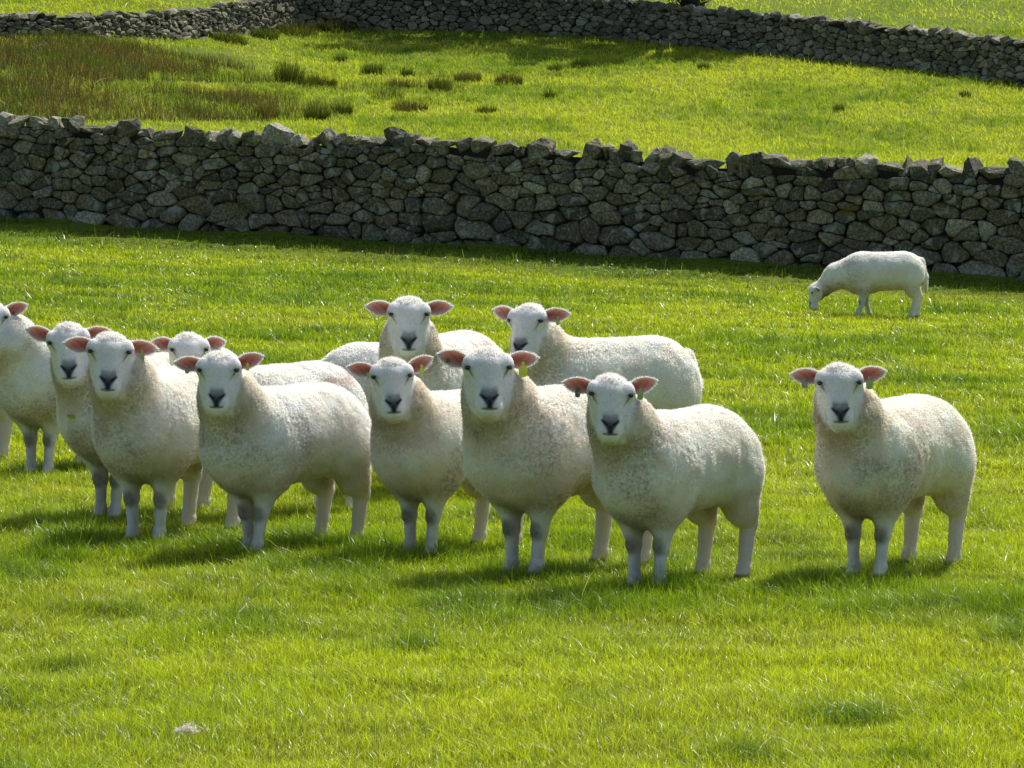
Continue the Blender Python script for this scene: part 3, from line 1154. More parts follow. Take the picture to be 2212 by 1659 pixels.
        for i in range(len(prof)):
            j = (i + 1) % len(prof)
            bmx.faces.new([fa[j], fa[i], fb[i], fb[j]])
        mat4 = Matrix.Translation(Vector(top + fw * .003)) @ Vector(fw).to_track_quat('Z', 'Y').to_matrix().to_4x4()
        bmesh.ops.create_cone(bmx, cap_ends=True, segments=14, radius1=.0065, radius2=.0045, depth=.006, matrix=mat4)
        bmesh.ops.recalc_face_normals(bmx, faces=bmx.faces)
        me = bpy.data.meshes.new('ear_tag')
        bmx.to_mesh(me); bmx.free()
        me.materials.append(M[mt])
        o = bpy.data.objects.new('ear_tag', me); C.objects.link(o); o.parent = root
    return root
# ------------------------------------------------------------------ the flock: feet read off the photograph, set on the ground
def place(fx, fy, theta, scale=1.0, fwd_off=.212):
    """front feet midway at this pixel (2212 px view); theta: how far the body axis turns from facing the lens, towards the left"""
    p = on_ground(*D(fx, fy))
    h = R(-90 - theta)
    return p.x - math.cos(h) * fwd_off * scale, p.y - math.sin(h) * fwd_off * scale, h


FLOCK = [
 dict(p=(86, 1026), track=.8, th=26, scale=1.02, face=(.12, -1), seed=101, roll=3, fat=1.03, neck_lift=58, density=.6, res=.008, ears=(16, 0), legpink=.2,
      tags=[(1, 'tag_brown', .022, .030, .35)], off=(-.13, 0),
      label='sheep cut by the left picture edge, only half its face in view'),
 dict(p=(234, 1122), track=.7, th=33, off=(-.035, 0), scale=1.03, face=(.03, -1), seed=102, roll=-4, fat=.97, pitch=63, density=.8, ears=(-6, 14), tint=(.97, .96, .93),
      label='sheep between the edge one and the next, a yellow green leaf stuck on its chest'),
 dict(p=(316, 1170), th=24, off=(-.04, 0), scale=1.04, face=(.05, -1), seed=103, roll=2, fat=1.03, ears=(-10, -4), tint=(1, .97, .93), tags=[(1, 'tag_green', .020, .042, .42)],
      label='third sheep from the left, green tag beside its eye, body turned to the right behind'),
 dict(p=(547, 1196), th=38, scale=.98, face=(-.02, -1), seed=104, ears=(12, -3), fat=1.0, tags=[(1, 'tag_yellow', .016, .026, .38), (-1, 'tag_metal', .016, .028, .48)],
      track=.8, front=(.03, -.03), label='sheep showing its whole flank, front legs close together, left of the pinkish one'),
 dict(p=(909, 1201), th=36, scale=.96, face=(.05, -1), seed=105, fat=.95, ears=(18, 6), tint=(1, .94, .87), roll=-3, density=.9,
      tags=[(1, 'tag_yellow', .016, .040, .50), (-1, 'tag_yellow', .010, .020, .22)],
      label='pinkish fleeced sheep with one ear raised, head slightly tilted, between two larger ones'),
 dict(p=(1133, 1243), th=42, scale=1.06, face=(.06, -1), seed=106, fat=1.05, ears=(1, 8), pitch=58, tint=(1, .96, .90), tags=[(1, 'tag_yellow', .032, .050, .46), (-1, 'tag_brown', .012, .010, .60)],
      label='biggest sheep at the centre front with a bright yellow green tag under its ear'),
 dict(p=(1397, 1272), th=36, off=(-.03, 0), scale=.97, face=(.03, -1), seed=107, roll=3, fat=.98, ears=(14, 0), tint=(1, .98, .94), pitch=61,
      tags=[(1, 'tag_green', .022, .042, .38), (-1, 'tag_brown', .020, .034, .44)],
      label='nearest sheep right of centre, brown tag and green tag, standing in front of the others'),
 dict(p=(1873, 1247), th=33, off=(-.02, 0), scale=1.0, face=(-.03, -1), seed=108, roll=-1, fat=1.0, pitch=59, ears=(4, 0), tint=(1, .95, .88), tags=[(1, 'tag_green', .026, .044, .38), (-1, 'tag_metal', .022, .034, .48)],
      label='sheep standing alone on the right, apart from the group, looking at the viewer'),
 dict(p=(545, 1118), th=42, scale=.98, face=(.14, -1), seed=109, density=.6, res=.008, ears=(2, 0), ear_len=.85, stain=.3, off=(-.14, 0),
      label='sheep peeping over another, only forehead, ears and rusty spotted back showing'),
 dict(p=(905, 1072), off=(.04, 0), th=26, scale=1.10, face=(.02, -1), seed=110, fat=.97, density=.65, res=.008, neck_lift=62, ears=(0, 0), stain=.15,
      label='tallest sheep in the back row, head raised above a pinkish faced one'),
 dict(p=(1224, 1064), th=64, off=(.03, 0), scale=1.08, face=(-.42, -1), seed=111, density=.65, res=.008, ears=(0, 6), tail=.26,
      tags=[(1, 'tag_green', .014, .034, .50)], tint=(.98, .97, .93),
      label='back row sheep glancing aside, long body in side view with a hanging tail'),
]
for f in FLOCK:
    f = dict(f)
    off = f.pop('off', None)
    x, y, h = place(*f.pop('p'), f.pop('th'), f['scale'])
    nk = None
    if off:
        # neck bent further aside
        f2 = dict(f)
        hx, hy = off
        ca, sa = math.cos(-h), math.sin(-h)
        F = np.array([ca * f['face'][0] - sa * f['face'][1], sa * f['face'][0] + ca * f['face'][1]])
        yaw = math.atan2(F[1], F[0]) * .22
        nl = R(f.get('neck_lift', 56) - 4)
        NN = np.array([0.26, 0, 0.53]) + 0.31 * np.array([math.cos(yaw) * math.cos(nl), math.sin(yaw) * math.cos(nl), math.sin(nl)])
        NN[0] += ca * hx - sa * hy
        NN[1] += sa * hx + ca * hy
        f['bent'] = NN
    sheep(f.pop('label'), x, y, h, **f)

# grazing on its own below the wall, in side view
g = on_ground(*D(1908, 687))
sheep('sheep grazing alone near the wall, head down in the grass, side view', g.x, g.y, R(180), scale=1.02, face=(-1, -.12), pitch=86,
      neck=(.715, 0, .285), seed=120, fat=1.06, density=.42, res=.0085, tail=.33, front=(.055, -.075), rear=(.05, -.03), ears=(-18, -18), tint=(.98, .99, .95), legpink=.1)
# in side view behind the tallest one, head down out of sight
g = on_ground(*D(868, 1040))
sheep('sheep hidden behind the tallest one, only its rounded rump and grey white back visible', g.x, g.y, R(8), scale=.99, face=(1, .1), pitch=70,
      neck=(.600, 0, .26), seed=121, density=.5, res=.0085, tint=(.93, .96, .97))
# mostly beyond the left edge: rump, tail and hind legs
g = on_ground(*D(-138, 992))
sheep('sheep almost wholly beyond the left edge, its tail and hind leg hanging into view', g.x, g.y, R(186), scale=1.02, face=(-1, -.3), pitch=62,
      seed=122, density=.4, res=.0085, tail=.46)

# ------------------------------------------------------------------ a bright leaf caught on a fleece
def leaf_on_fleece():
    bm = bmesh.new()
    n = 9
    rows = []
    for i in range(n):
        q = i / (n - 1)
        wv = .0085 * math.sin(math.pi * q) ** .7
        x = (q - .5) * .044
        rows.append([bm.verts.new((x, -.0035 - .003 * math.sin(q * 3.1), wv)), bm.verts.new((x, .0 - .003 * math.sin(q * 3.1), 0)), bm.verts.new((x, -.0035 - .003 * math.sin(q * 3.1), -wv))])
    for i in range(n - 1):
        for j in (0, 1):
            bm.faces.new([rows[i][j], rows[i + 1][j], rows[i + 1][j + 1], rows[i][j + 1]])
    me = bpy.data.meshes.new('fallen_leaf')
    bm.to_mesh(me); bm.free()
    me.materials.append(mat_plain('leaf', (.42, .50, .02), .6, .3))
    o = bpy.data.objects.new('fallen_leaf', me); C.objects.link(o)
    o.rotation_euler = (0, R(13), 0)
    tag(o, 'small yellow green leaf stuck on the chest of a sheep near the left edge', 'leaf')
    return o


LEAF = leaf_on_fleece()
bpy.context.view_layer.update()
dl = ray(*D(155, 900))
dg = bpy.context.evaluated_depsgraph_get()
hit, loc, nrm, fi, ob, mt = bpy.context.scene.ray_cast(dg, Vector((0, 0, HC)) + dl * 15.0, dl)
LEAF.location = (loc - dl.normalized() * .008) if hit else (dl * 17 + Vector((0, 0, HC)))
# ------------------------------------------------------------------ dry stone walls
def clip_poly(poly, nx, ny, c):
    out = []
    m = len(poly)
    for i in range(m):
        a, b = poly[i], poly[(i + 1) % m]
        da, db = a[0] * nx + a[1] * ny - c, b[0] * nx + b[1] * ny - c
        if da <= 0: out.append(a)
        if (da < 0) != (db < 0) and da != db:
            t = da / (da - db)
            out.append((a[0] + (b[0] - a[0]) * t, a[1] + (b[1] - a[1]) * t))
    return out


def stone_cells(length, height, h0, h1, rs, aspect=1.75):
    """irregular rounded cells filling length x height, larger at the foot"""
    seeds = []
    v = -h0 * .3
    while v < height + h1:
        q = min(1, max(0, v / height))
        hr = (h0 * (1 - q) + h1 * q)
        u = -rs.uniform(0, .3)
        while u < length + .3:
            wv = hr * aspect * rs.uniform(.45, 1.7)
            big = rs.uniform() < .12
            if big: wv *= 1.7
            seeds.append((u + wv / 2, v + hr * (.5 + rs.uniform(-.48, .48)), wv))
            if rs.uniform() < .34: seeds.append((u + wv * rs.uniform(0, 1), v + hr * rs.uniform(-.1, 1.1), wv * .5))
            u += wv
        v += hr
    S = np.array(seeds)
    sx = 1 / aspect
    cells = []
    XY = np.stack([S[:, 0] * sx, S[:, 1]], 1)
    for i in range(len(S)):
        if S[i, 1] < -.1 or S[i, 1] > height + .03: continue
        d = ((XY - XY[i]) ** 2).sum(1)
        nb = np.argsort(d)[1:16]
        x0, y0 = XY[i]
        rr = h0 * 1.6
        poly = [(x0 - rr, y0 - rr), (x0 + rr, y0 - rr), (x0 + rr, y0 + rr), (x0 - rr, y0 + rr)]
        for j in nb:
            nx, ny = XY[j] - XY[i]
            # vary sizes: weight moves the shared edge
            wgt = (S[i, 2] - S[j, 2]) * .10
            c = (XY[j] @ XY[j] - XY[i] @ XY[i]) / 2 + wgt * math.hypot(nx, ny) * .5
            poly = clip_poly(poly, nx, ny, c)
            if len(poly) < 3: break
        if len(poly) >= 3:
            cells.append(np.array([(a / sx, b) for a, b in poly]))
    return cells


STONE_COLS = np.array([(.150, .150, .125), (.185, .180, .150), (.115, .118, .098), (.20, .195, .17), (.135, .14, .11), (.165, .155, .12), (.10, .105, .095), (.24, .235, .21)])


def wall(name, label, pts, height, h0, h1, seed, cope, thick=.55, cope_label='coping', gap=.0045, top_fn=None, nring=14, group=None):
    """pts: plan polyline from left to right as the viewer sees it; the front face looks towards the viewer"""
    rs = np.random.default_rng(seed)
    pts = [np.array(p, float) for p in pts]
    seg = [np.linalg.norm(pts[i + 1] - pts[i]) for i in range(len(pts) - 1)]
    cum = np.concatenate([[0], np.cumsum(seg)])
    Ltot = cum[-1]
    def at(u):
        u = np.atleast_1d(u)
        i = np.clip(np.searchsorted(cum, u, side='right') - 1, 0, len(seg) - 1)
        P0 = np.array(pts)[i]; P1 = np.array(pts)[i + 1]
        t = ((u - cum[i]) / np.array(seg)[i])[:, None]
        d = (P1 - P0) / np.linalg.norm(P1 - P0, axis=1, keepdims=True)
        n = np.stack([d[:, 1], -d[:, 0]], 1)
        return P0 + (P1 - P0) * t, n
    hfn = top_fn or (lambda u: np.zeros_like(u))
    root = empty(name, (float(pts[0][0]), float(pts[0][1]), float(ground_smooth(*pts[0]))))
    tag(root, label, 'stone wall', group)
    org = np.array(root.location)
    cells = stone_cells(Ltot, height, h0, h1, rs)
    VV, FF, CN, CC = [], [], [], []
    nb = 0
    for poly in cells:
        wp = np.column_stack([poly, np.zeros(len(poly))])
        poly = poly + np.column_stack([(vnoise(wp, .17, seed + 31) - .5) * .085, (vnoise(wp, .17, seed + 32) - .5) * .075])
        c = poly.mean(0)
        size = math.sqrt(max(1e-4, 0.5 * abs(np.dot(poly[:, 0], np.roll(poly[:, 1], 1)) - np.dot(poly[:, 1], np.roll(poly[:, 0], 1)))))
        if size < .03: continue
        # rounded outline
        q = poly
        for cut in (.13, .20):
            nx = np.roll(q, -1, 0)
            q = np.stack([q * (1 - cut) + nx * cut, q * cut + nx * (1 - cut)], 1).reshape(-1, 2)
        dl = np.linalg.norm(np.roll(q, -1, 0) - q, axis=1)
        cu = np.concatenate([[0], np.cumsum(dl)])
        tt = np.linspace(0, cu[-1], nring, endpoint=False)
        q = np.stack([np.interp(tt, cu, np.append(q[:, k], q[0, k])) for k in (0, 1)], 1)
        sh = max(.5, 1 - gap * 2 * rs.uniform(.1, 1.6) / size)
        prot = rs.uniform(-.030, .040) + .01
        bul = size * rs.uniform(.03, .15)
        tilt = rs.uniform(-.26, .26, 2)
        rings = [(1.0 * sh, -.14), (1.0 * sh, -.02), (.96 * sh, .45 * bul), (.84 * sh, .85 * bul), (.45 * sh, 1.0 * bul)]
        pv = []
        for f, dp in rings:
            r = c + (q - c) * f
            dd = prot + dp + (r - c) @ tilt
            pv.append(np.column_stack([r, dd]))
        pv.append(np.array([[c[0], c[1], prot + bul * 1.02]]))
        pv = np.concatenate(pv)
        jit = (vnoise(pv + seed, size * .45, seed + 3) - .5) * size * .26
        pv[:, 2] += jit * (pv[:, 2] > prot - .1)
        pv[:, 0] += (vnoise(pv, .09, seed + 4) - .5) * size * .24
        pv[:, 1] += (vnoise(pv, .09, seed + 5) - .5) * size * .24
        VV.append(pv)
        for r in range(4):
            a = nb + r * nring + np.arange(nring); b = nb + r * nring + (np.arange(nring) + 1) % nring
            FF.append(np.stack([a, b, b + nring, a + nring], 1).ravel()); CN += [4] * nring
        a = nb + 4 * nring + np.arange(nring); b = nb + 4 * nring + (np.arange(nring) + 1) % nring
        FF.append(np.stack([a, b, np.full(nring, nb + 5 * nring)], 1).ravel()); CN += [3] * nring
        nb += len(pv)
        col = STONE_COLS[rs.integers(len(STONE_COLS))] * rs.uniform(.75, 1.25)
        if rs.uniform() < .0: col = np.array([.15, .085, .06])
        if rs.uniform() < .05: col = np.array([.34, .35, .31])
        CC.append(np.repeat(col[None], len(pv), 0))
    V = np.concatenate(VV)
    P, N2 = at(V[:, 0])
    hh = hfn(V[:, 0])
    zz = ground_smooth(P[:, 0], P[:, 1]) - .05 + V[:, 1] * (height + hh) / height
    batter = .10 * V[:, 1] / height
    W3 = np.column_stack([P + N2 * (V[:, 2] - batter)[:, None], zz]) - org
    mesh_from('stonework', W3, np.concatenate(FF), np.array(CN), M['stone'], root, True, {'Col': ('FLOAT_COLOR', np.concatenate(CC))})
    # rubble hearting behind the face, and the far side
    us = np.arange(0, Ltot + .01, .5)
    P, N2 = at(us)
    zb = ground_smooth(P[:, 0], P[:, 1])
    tp = zb + height + hfn(us) - .01
    prof = []
    for k, (dn, zq) in enumerate(((-.05, zb - .2), (-.16, tp), (-thick + .1, tp), (-thick, zb - .2))):
        prof.append(np.column_stack([P + N2 * dn, zq]))
    prof = np.stack(prof, 1)
    n = len(us)
    F = []
    for k in range(3):
        i = np.arange(n - 1) * 4 + k
        F.append(np.stack([i, i + 4, i + 5, i + 1], 1))
    F.append(np.array([[0, 1, 2, 3], [(n - 1) * 4 + 3, (n - 1) * 4 + 2, (n - 1) * 4 + 1, (n - 1) * 4]]))
    mesh_from('hearting', prof.reshape(-1, 3) - org, np.concatenate(F), 4, M['core'], root, False)
    # coping stones set along the top
    u = 0.0
    k = 0
    shared = []
    while u < Ltot:
        wv = rs.uniform(*cope[0])
        if rs.uniform() < .15: wv *= 1.4
        hv = rs.uniform(*cope[1])
        slab = rs.uniform() < .08
        if slab: wv *= 1.5; hv *= .5
        # rough block: hull of scattered points, then broken up
        bm = bmesh.new()
        npt = 16
        th = rs.uniform(0, 2 * math.pi, npt); ph = np.arccos(rs.uniform(-1, 1, npt))
        ex = .80
        sgn = lambda t: np.sign(t) * np.abs(t) ** ex
        dx, dy, dz = sgn(np.cos(th) * np.sin(ph)), sgn(np.sin(th) * np.sin(ph)), sgn(np.cos(ph))
        for a, b, c in zip(dx, dy, dz):
            bm.verts.new((a * wv * .56, b * thick * rs.uniform(.36, .46), c * hv * .60))
        r = bmesh.ops.convex_hull(bm, input=bm.verts)
        bmesh.ops.delete(bm, geom=[g for g in bm.verts if not g.link_faces], context='VERTS')
        bmesh.ops.subdivide_edges(bm, edges=bm.edges[:], cuts=2, use_grid_fill=True)
        bmesh.ops.triangulate(bm, faces=bm.faces)
        co_ = np.array([v.co[:] for v in bm.verts])
        off = (vnoise(co_ + k * 3.7, .09, seed + 8) - .5) * .045 + (vnoise(co_ + k * 3.7, .03, seed + 9) - .5) * .016
        ln = np.linalg.norm(co_, axis=1, keepdims=True)
        co_ = co_ * (1 + off[:, None] / np.maximum(ln, .05))
        lean = rs.uniform(-.45, .45) if not slab else rs.uniform(-.1, .1)
        x, z = co_[:, 0].copy(), co_[:, 2].copy()
        co_[:, 0] = x * math.cos(lean) + z * math.sin(lean)
        co_[:, 2] = -x * math.sin(lean) + z * math.cos(lean)
        T = np.array([[v.index for v in f.verts] for f in bm.faces])
        bm.free()
        P1, N1 = at(min(u + wv * .45, Ltot - .01))
        P1, N1 = P1[0], N1[0]
        dr = np.array([-N1[1], N1[0]])
        ctr = P1 - N1 * (thick * .47)
        base = float(ground_smooth(P1[0], P1[1])) + height + float(hfn(np.array([u]))[0]) + hv * .21
        Wd = np.column_stack([ctr[0] + co_[:, 0] * dr[0] + co_[:, 1] * N1[0], ctr[1] + co_[:, 0] * dr[1] + co_[:, 1] * N1[1], base + co_[:, 2]]) - org
        col = STONE_COLS[rs.integers(len(STONE_COLS))] * rs.uniform(.85, 1.35)
        if rs.uniform() < .12: col = np.array([.36, .36, .33])
        shared.append((Wd, T, col))
        u += wv * (.78 if not slab else .95)
        k += 1
    if cope_label == 'each':
        for Wd, T, col in shared:
            mesh_from('coping_stone', Wd, T.ravel(), 3, M['stone'], root, False, {'Col': ('FLOAT_COLOR', np.repeat(col[None], len(Wd), 0))})
    else:
        vs, ts, cs, b = [], [], [], 0
        for Wd, T, col in shared:
            vs.append(Wd); ts.append(T + b); cs.append(np.repeat(col[None], len(Wd), 0)); b += len(Wd)
        o = mesh_from('coping', np.concatenate(vs), np.concatenate(ts).ravel(), 3, M['stone'], root, False, {'Col': ('FLOAT_COLOR', np.concatenate(cs))})
        if len(shared) > 100: o['kind'] = 'stuff'
    return root


xs = [-9.2, -5, 0, 4, 8.6]
wall('dry_stone_wall', 'near grey dry stone wall with jagged coping crossing right behind the flock',
     [(x, float(wall_line(x))) for x in xs], 1.19, .21, .115, 11, ((.14, .36), (.15, .33)), cope_label='each',
     top_fn=lambda u: .035 * np.sin(u * .9) + .02 * np.sin(u * 2.3 + 1))

# far wall: foot read off the photograph
foot = [on_ground(*D(*p)) for p in ((650, 66), (820, 70), (1000, 72), (1106, 74), (1300, 84), (1500, 104), (1700, 122), (1900, 146), (2080, 166), (2212, 184))]
fp = [(p.x, p.y) for p in foot]
dxx, dyy = fp[-1][0] - fp[-2][0], fp[-1][1] - fp[-2][1]
fp.append((fp[-1][0] + dxx * 2, fp[-1][1] + dyy * 2))
wall('dry_stone_wall', 'far dark dry stone wall with a tree against it, curving down to the right',
     fp, .98, .19, .14, 12, ((.20, .42), (.16, .30)), gap=.008, nring=10, thick=.6)
corner = fp[0]
lf = [on_ground(*D(*p)) for p in ((0, 89), (180, 88), (340, 84), (500, 74))]
lp = [(p.x, p.y) for p in lf]
lp = [(lp[0][0] + (lp[0][0] - lp[1][0]) * 1.2, lp[0][1] + (lp[0][1] - lp[1][1]) * 1.2)] + lp + [(corner[0] + .05, corner[1] + .35)]
wall('dry_stone_wall', 'far sunlit dry stone wall on the left above the brown rushes',
     lp, .90, .19, .14, 13, ((.20, .42), (.14, .26)), gap=.008, nring=10, thick=.6, top_fn=lambda u: -.36 * (1 - sstep(8, 21, u)))


# ------------------------------------------------------------------ trees against the far wall
def leaf_mat():
    g = NT('leaves')
    col = g.attr('Col').outputs['Color']
    d = g.n('BsdfPrincipled', Roughness=0.5)
    g.l(col, d.inputs['Base Color'])
    t = g.n('BsdfTranslucent')
    g.l(g.mix(1.0, col, (1.3, 1.4, .6), 'MULTIPLY'), t.inputs['Color'])
    mx = g.n('MixShader'); mx.inputs[0].default_value = .4
    g.l(d.outputs[0], mx.inputs[1]); g.l(t.outputs[0], mx.inputs[2]); g.l(mx.outputs[0], g.out.inputs[0])
    return g.m


M['leaf'] = leaf_mat()


def tube(path, radii, n=9):
    V, F = [], []
    path = [Vector(p) for p in path]
    for i, p in enumerate(path):
        d = (path[min(i + 1, len(path) - 1)] - path[max(i - 1, 0)]).normalized()
        a = d.orthogonal().normalized(); b = d.cross(a)
        for k in range(n):
            an = 2 * math.pi * k / n
            rr = radii[i] * (1 + .12 * math.sin(an * 3 + i))
            V.append(p + a * math.cos(an) * rr + b * math.sin(an) * rr)
    for i in range(len(path) - 1):
        for k in range(n):
            F.append([i * n + k, i * n + (k + 1) % n, (i + 1) * n + (k + 1) % n, (i + 1) * n + k])
    return V, F


def tree(px, py, hgt, crad, seed, label, lean=0.0, nleaf=75000, trunk_r=.26, ivy=True, back=1.5):
    rs = np.random.default_rng(seed)
    p = on_ground(*D(px, py))
    x, y = p.x, p.y + back
    root = empty('hawthorn_tree', (x, y, float(ground_smooth(x, y))))
    tag(root, label, 'tree')
    VV, FF, b = [], [], 0
    def add(path, radii, n=9):
        nonlocal b
        v, f = tube(path, radii, n)
        VV.extend(v); FF.extend([[i + b for i in q] for q in f]); b += len(v)
    th = hgt * .36
    add([(0, 0, -.2), (.03, .02, .3), (.08 + lean * .3, 0, th * .5), (.12 + lean, .05, th), (.1 + lean * 1.3, .1, hgt * .62)],
        [trunk_r * 1.35, trunk_r, trunk_r * .85, trunk_r * .7, trunk_r * .3], 12)
    tips = []
    for i in range(15):
        an = rs.uniform(0, 2 * math.pi); st = rs.uniform(.55, 1.0) * th
        rad = crad * rs.uniform(.5, .95); zt = hgt * rs.uniform(.5, .95)
        s0 = Vector((.1 + lean, 0, st)); e = Vector((lean + math.cos(an) * rad, math.sin(an) * rad, zt))
        m = (s0 + e) / 2 + Vector((rs.uniform(-.3, .3), rs.uniform(-.3, .3), .25))
        add([s0, m, e], [trunk_r * .4, trunk_r * .22, .03], 6)
        tips.append(e); tips.append(m)
    for i in range(26):                      # thin shoots round the foot of the trunk
        an = rs.uniform(0, 2 * math.pi); zz = rs.uniform(.5, th)
        s0 = Vector((math.cos(an) * trunk_r * .5, math.sin(an) * trunk_r * .5, zz)); ln = rs.uniform(.3, .75)
        e = s0 + Vector((math.cos(an) * ln, math.sin(an) * ln, ln * rs.uniform(.1, .7)))
        add([s0, (s0 + e) / 2 + Vector((0, 0, .05)), e], [.028, .018, .008], 5)
    mesh_from('trunk', np.array([v[:] for v in VV]), np.array(FF).ravel(), 4, M['bark'], root)
    # crown: leaf sized faces in clumps through the volume
    cl = []
    for i in range(95):
        an = rs.uniform(0, 2 * math.pi); rr = crad * math.sqrt(rs.uniform(0, 1)) * .9
        zz = hgt * rs.uniform(.42, 1.0)
        sh = math.sqrt(max(.1, 1 - ((zz / hgt - .66) / .40) ** 2))
        cl.append((lean + math.cos(an) * rr * sh, math.sin(an) * rr * sh, zz, rs.uniform(.35, .8)))
    cl = np.array(cl)
    k = rs.integers(0, len(cl), nleaf)
    d = rs.normal(0, 1, (nleaf, 3)); d /= np.linalg.norm(d, axis=1, keepdims=True)
    rr = cl[k, 3] * rs.uniform(.3, 1, nleaf) ** .5
    P = cl[k, :3] + d * rr[:, None] * np.array([1, 1, .75])
    if ivy:                                  # ivy on the trunk and wall foot
        m = 1500
        an = rs.uniform(0, 2 * math.pi, m); zz = rs.uniform(.25, th * 1.2, m)
        q = trunk_r * (.9 + .6 * rs.uniform(0, 1, m) ** 2 + .5 * (1 - zz / th / 1.2))
        P = np.concatenate([P, np.column_stack([np.cos(an) * q * 1.1, np.sin(an) * q * .9, zz])])
    n = len(P)
    a = rs.normal(0, 1, (n, 3)); a /= np.linalg.norm(a, axis=1, keepdims=True)
    c = np.cross(a, rs.normal(0, 1, (n, 3))); c /= np.linalg.norm(c, axis=1, keepdims=True)
    L = rs.uniform(.035, .065, n)[:, None]
    V = np.stack([P - a * L, P + c * L * .55, P + a * L, P - c * L * .55], 1)
    col = np.array([.045, .075, .018]) * rs.uniform(.5, 1.6, (n, 1))
    mesh_from('crown', V.reshape(-1, 3), np.arange(n * 4), 4, M['leaf'], root, False, {'Col': ('FLOAT_COLOR', np.repeat(col[:, None], 4, 1).reshape(-1, 3))})


tree(1492, 100, 7.0, 3.9, 21, 'dark tree trunk with shoots rising behind the far wall right of centre', trunk_r=.30)
tree(1108, 72, 6.6, 3.9, 22, 'shaded tree rising behind the far wall near the middle', lean=-.2, ivy=False, back=1.6)

# bushes and rank growth along the foot of the far wall
for (px, py, h, r, br, lab) in [(500, 82, .34, .42, 0, 'small round bush at the foot of the far wall, leftmost of three'),
                                (640, 72, .42, .6, 1, 'reddish brown bramble clump at the foot of the far wall corner'),
                                (720, 66, .45, .6, 1, 'dark brown bramble clump right of the far wall corner'),
                                (575, 76, .30, .36, 0, 'low green clump between a bush and the brambles at the far wall')]:
    c = on_ground(*D(px, py))
    c.y -= .5
    o = rush_blades('bramble_clump', c.x, c.y, r, 500, h, RB + RG if br else RG + [(.08, .11, .02)], lean=.6)
    tag(o, lab, 'bramble', 'brambles along the foot of the far wall')


# ------------------------------------------------------------------ rank stems and weeds at the near wall and in the pasture
def stems():
    n = 300
    x = rng.uniform(-8, 8, n)
    y = wall_line(x) - .6 - np.abs(rng.normal(0, 1.0, n)) - .5
    P = np.stack([x, y, ground(x, y) - .01], 1)
    H = rng.uniform(.08, .30, n) * rng.uniform(.6, 1, n)
    col = np.array([.30, .36, .07]) * rng.uniform(.5, 1.5, (n, 1))
    o = blades('grass_stems', P, H, np.full(n, .009), col, np.abs(rng.normal(.15, .15, n)), rng.uniform(0, 6.28, n), 3, M['grass'])
    tag(o, 'thin seeding grass stems standing up along the shadow of the near wall', 'grass', kind='stuff')
    # pale dry bents in the foreground
    n = 220
    y = rng.uniform(10.5, 30, n) ; x = rng.uniform(-1, 1, n) * (y * .125 + .6)
    P = np.stack([x, y, ground(x, y)], 1)
    H = rng.uniform(.05, .15, n)
    col = np.array([.42, .38, .22]) * rng.uniform(.5, 1.4, (n, 1))
    o = blades('dry_bents', P, H, np.full(n, .0032), col, rng.uniform(.5, 2.0, n), rng.uniform(0, 6.28, n), 4, M['grass'], rootdark=.7)
    tag(o, 'pale dry grass bents lying through the foreground pasture', 'grass', kind='stuff')


stems()


def weed_patch():
    """broad little leaves (clover, dock) low in the sward"""
    pts = [(1370, 1390, 60), (380, 1350, 50), (180, 1015, 60), (1180, 1440, 40), (1330, 590, 120), (780, 590, 120), (1440, 600, 80), (1890, 735, 80),
           (1000, 1320, 40), (1030, 1500, 30), (130, 1560, 40), (1830, 1560, 50), (2120, 1480, 40), (560, 1500, 30)]
    Ps, Ls = [], []
    for px, py, n in pts:
        c = on_ground(*D(px, py))
        r = .10 * c.y / 14
        a = rng.uniform(0, 6.28, n); q = r * np.sqrt(rng.uniform(0, 1, n))
        xx, yy = c.x + np.cos(a) * q * 1.4, c.y + np.sin(a) * q
        Ps.append(np.stack([xx, yy, ground(xx, yy) + rng.uniform(.015, .06, n)], 1))
        Ls.append(np.full(n, .0075 * max(1, c.y / 20)))
    P = np.concatenate(Ps); L = np.concatenate(Ls)[:, None] * rng.uniform(.6, 1.3, (len(P), 1))
    n = len(P)
    az = rng.uniform(0, 6.28, n)
    d = np.stack([np.cos(az), np.sin(az), rng.uniform(-.2, .5, n)], 1)
    s = np.stack([-np.sin(az), np.cos(az), rng.uniform(-.3, .3, n)], 1)
    V = np.stack([P - d * L, P - d * L * .3 + s * L * .6, P + d * L * .5 + s * L * .5, P + d * L, P + d * L * .5 - s * L * .5, P - d * L * .3 - s * L * .6], 1)
    col = np.array([.09, .20, .015]) * rng.uniform(.6, 1.5, (n, 1))
    o = mesh_from('clover', V.reshape(-1, 3), np.arange(n * 6), 6, M['leaf'], None, False, {'Col': ('FLOAT_COLOR', np.repeat(col[:, None], 6, 1).reshape(-1, 3))})
    tag(o, 'patches of broad leaved clover and weeds low in the pasture', 'clover', kind='stuff')


weed_patch()


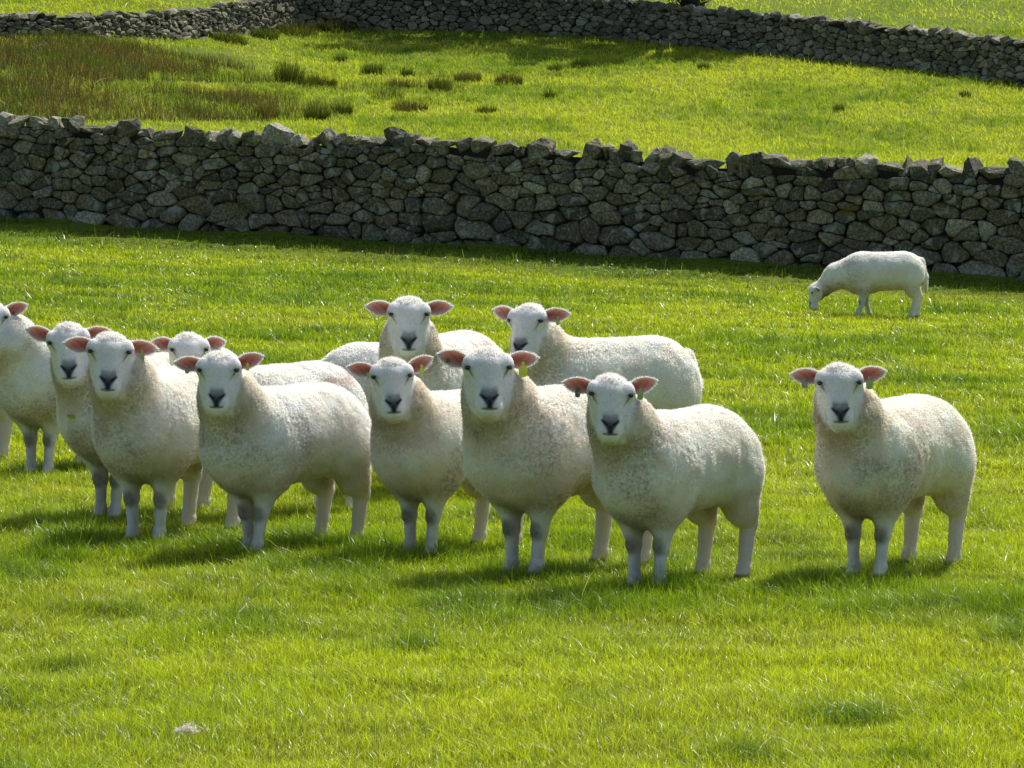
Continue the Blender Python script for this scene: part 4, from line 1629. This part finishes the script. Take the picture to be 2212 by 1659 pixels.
def wool_scrap():
    c = on_ground(*D(405, 1612))
    n = 500
    P = np.stack([rng.normal(0, .014, n), rng.normal(0, .010, n), np.abs(rng.normal(0, .008, n))], 1) + np.array([c.x, c.y, ground(c.x, c.y) + .045])
    d = rng.normal(0, 1, (n, 3)) * .007; s = rng.normal(0, 1, (n, 3)) * .0012
    V = np.stack([P - s, P + s, P + d], 1)
    o = mesh_from('wool_scrap', V.reshape(-1, 3), np.arange(n * 3), 3, M['wool'], None, False, {'Col': ('FLOAT_COLOR', np.full((n * 3, 3), .8) * np.array([1, .93, .8]))})
    tag(o, 'scrap of pale shed wool lying in the grass near the bottom edge', 'wool')


wool_scrap()
# ------------------------------------------------------------------ light, sky, camera
sc = bpy.context.scene
w = bpy.data.worlds.new('World')
sc.world = w
w.use_nodes = True
nt = w.node_tree
nt.nodes.clear()
sky = nt.nodes.new('ShaderNodeTexSky')
sky.sky_type = 'NISHITA'
sky.sun_disc = False
sky.sun_elevation = R(SUN_EL)
sky.sun_rotation = R(SUN_AZ)
bg = nt.nodes.new('ShaderNodeBackground')
bg.inputs[1].default_value = 0.115
sky.dust_density = 2.0
sky.air_density = 1.0
wo = nt.nodes.new('ShaderNodeOutputWorld')
nt.links.new(sky.outputs[0], bg.inputs[0])
nt.links.new(bg.outputs[0], wo.inputs[0])
sun = bpy.data.lights.new('sun', 'SUN')
sun.energy = 5.0
sun.angle = R(0.53)
sun.color = (1.0, 0.97, 0.91)
so = bpy.data.objects.new('sun', sun)
sd = Vector((math.sin(R(SUN_AZ)) * math.cos(R(SUN_EL)), math.cos(R(SUN_AZ)) * math.cos(R(SUN_EL)), math.sin(R(SUN_EL))))
so.rotation_euler = sd.to_track_quat('Z', 'Y').to_euler()
so.location = (0, 0, 30)
C.objects.link(so)
cam = bpy.data.cameras.new('camera')
cam.sensor_width = 36
cam.lens = FPX / 1024 * 36
cam.clip_start = 0.5
cam.clip_end = 2000
co = bpy.data.objects.new('camera', cam)
co.location = (0, 0, HC)
co.rotation_euler = (R(90) - PITCH, 0, 0)
C.objects.link(co)
sc.camera = co
sc.view_settings.view_transform = 'Standard'
sc.view_settings.look = 'None'
sc.view_settings.exposure = 0
sc.view_settings.gamma = 1
sc.render.engine = 'CYCLES'
sc.cycles.max_bounces = 12
sc.cycles.diffuse_bounces = 8
sc.cycles.transmission_bounces = 8
sc.cycles.transparent_max_bounces = 4
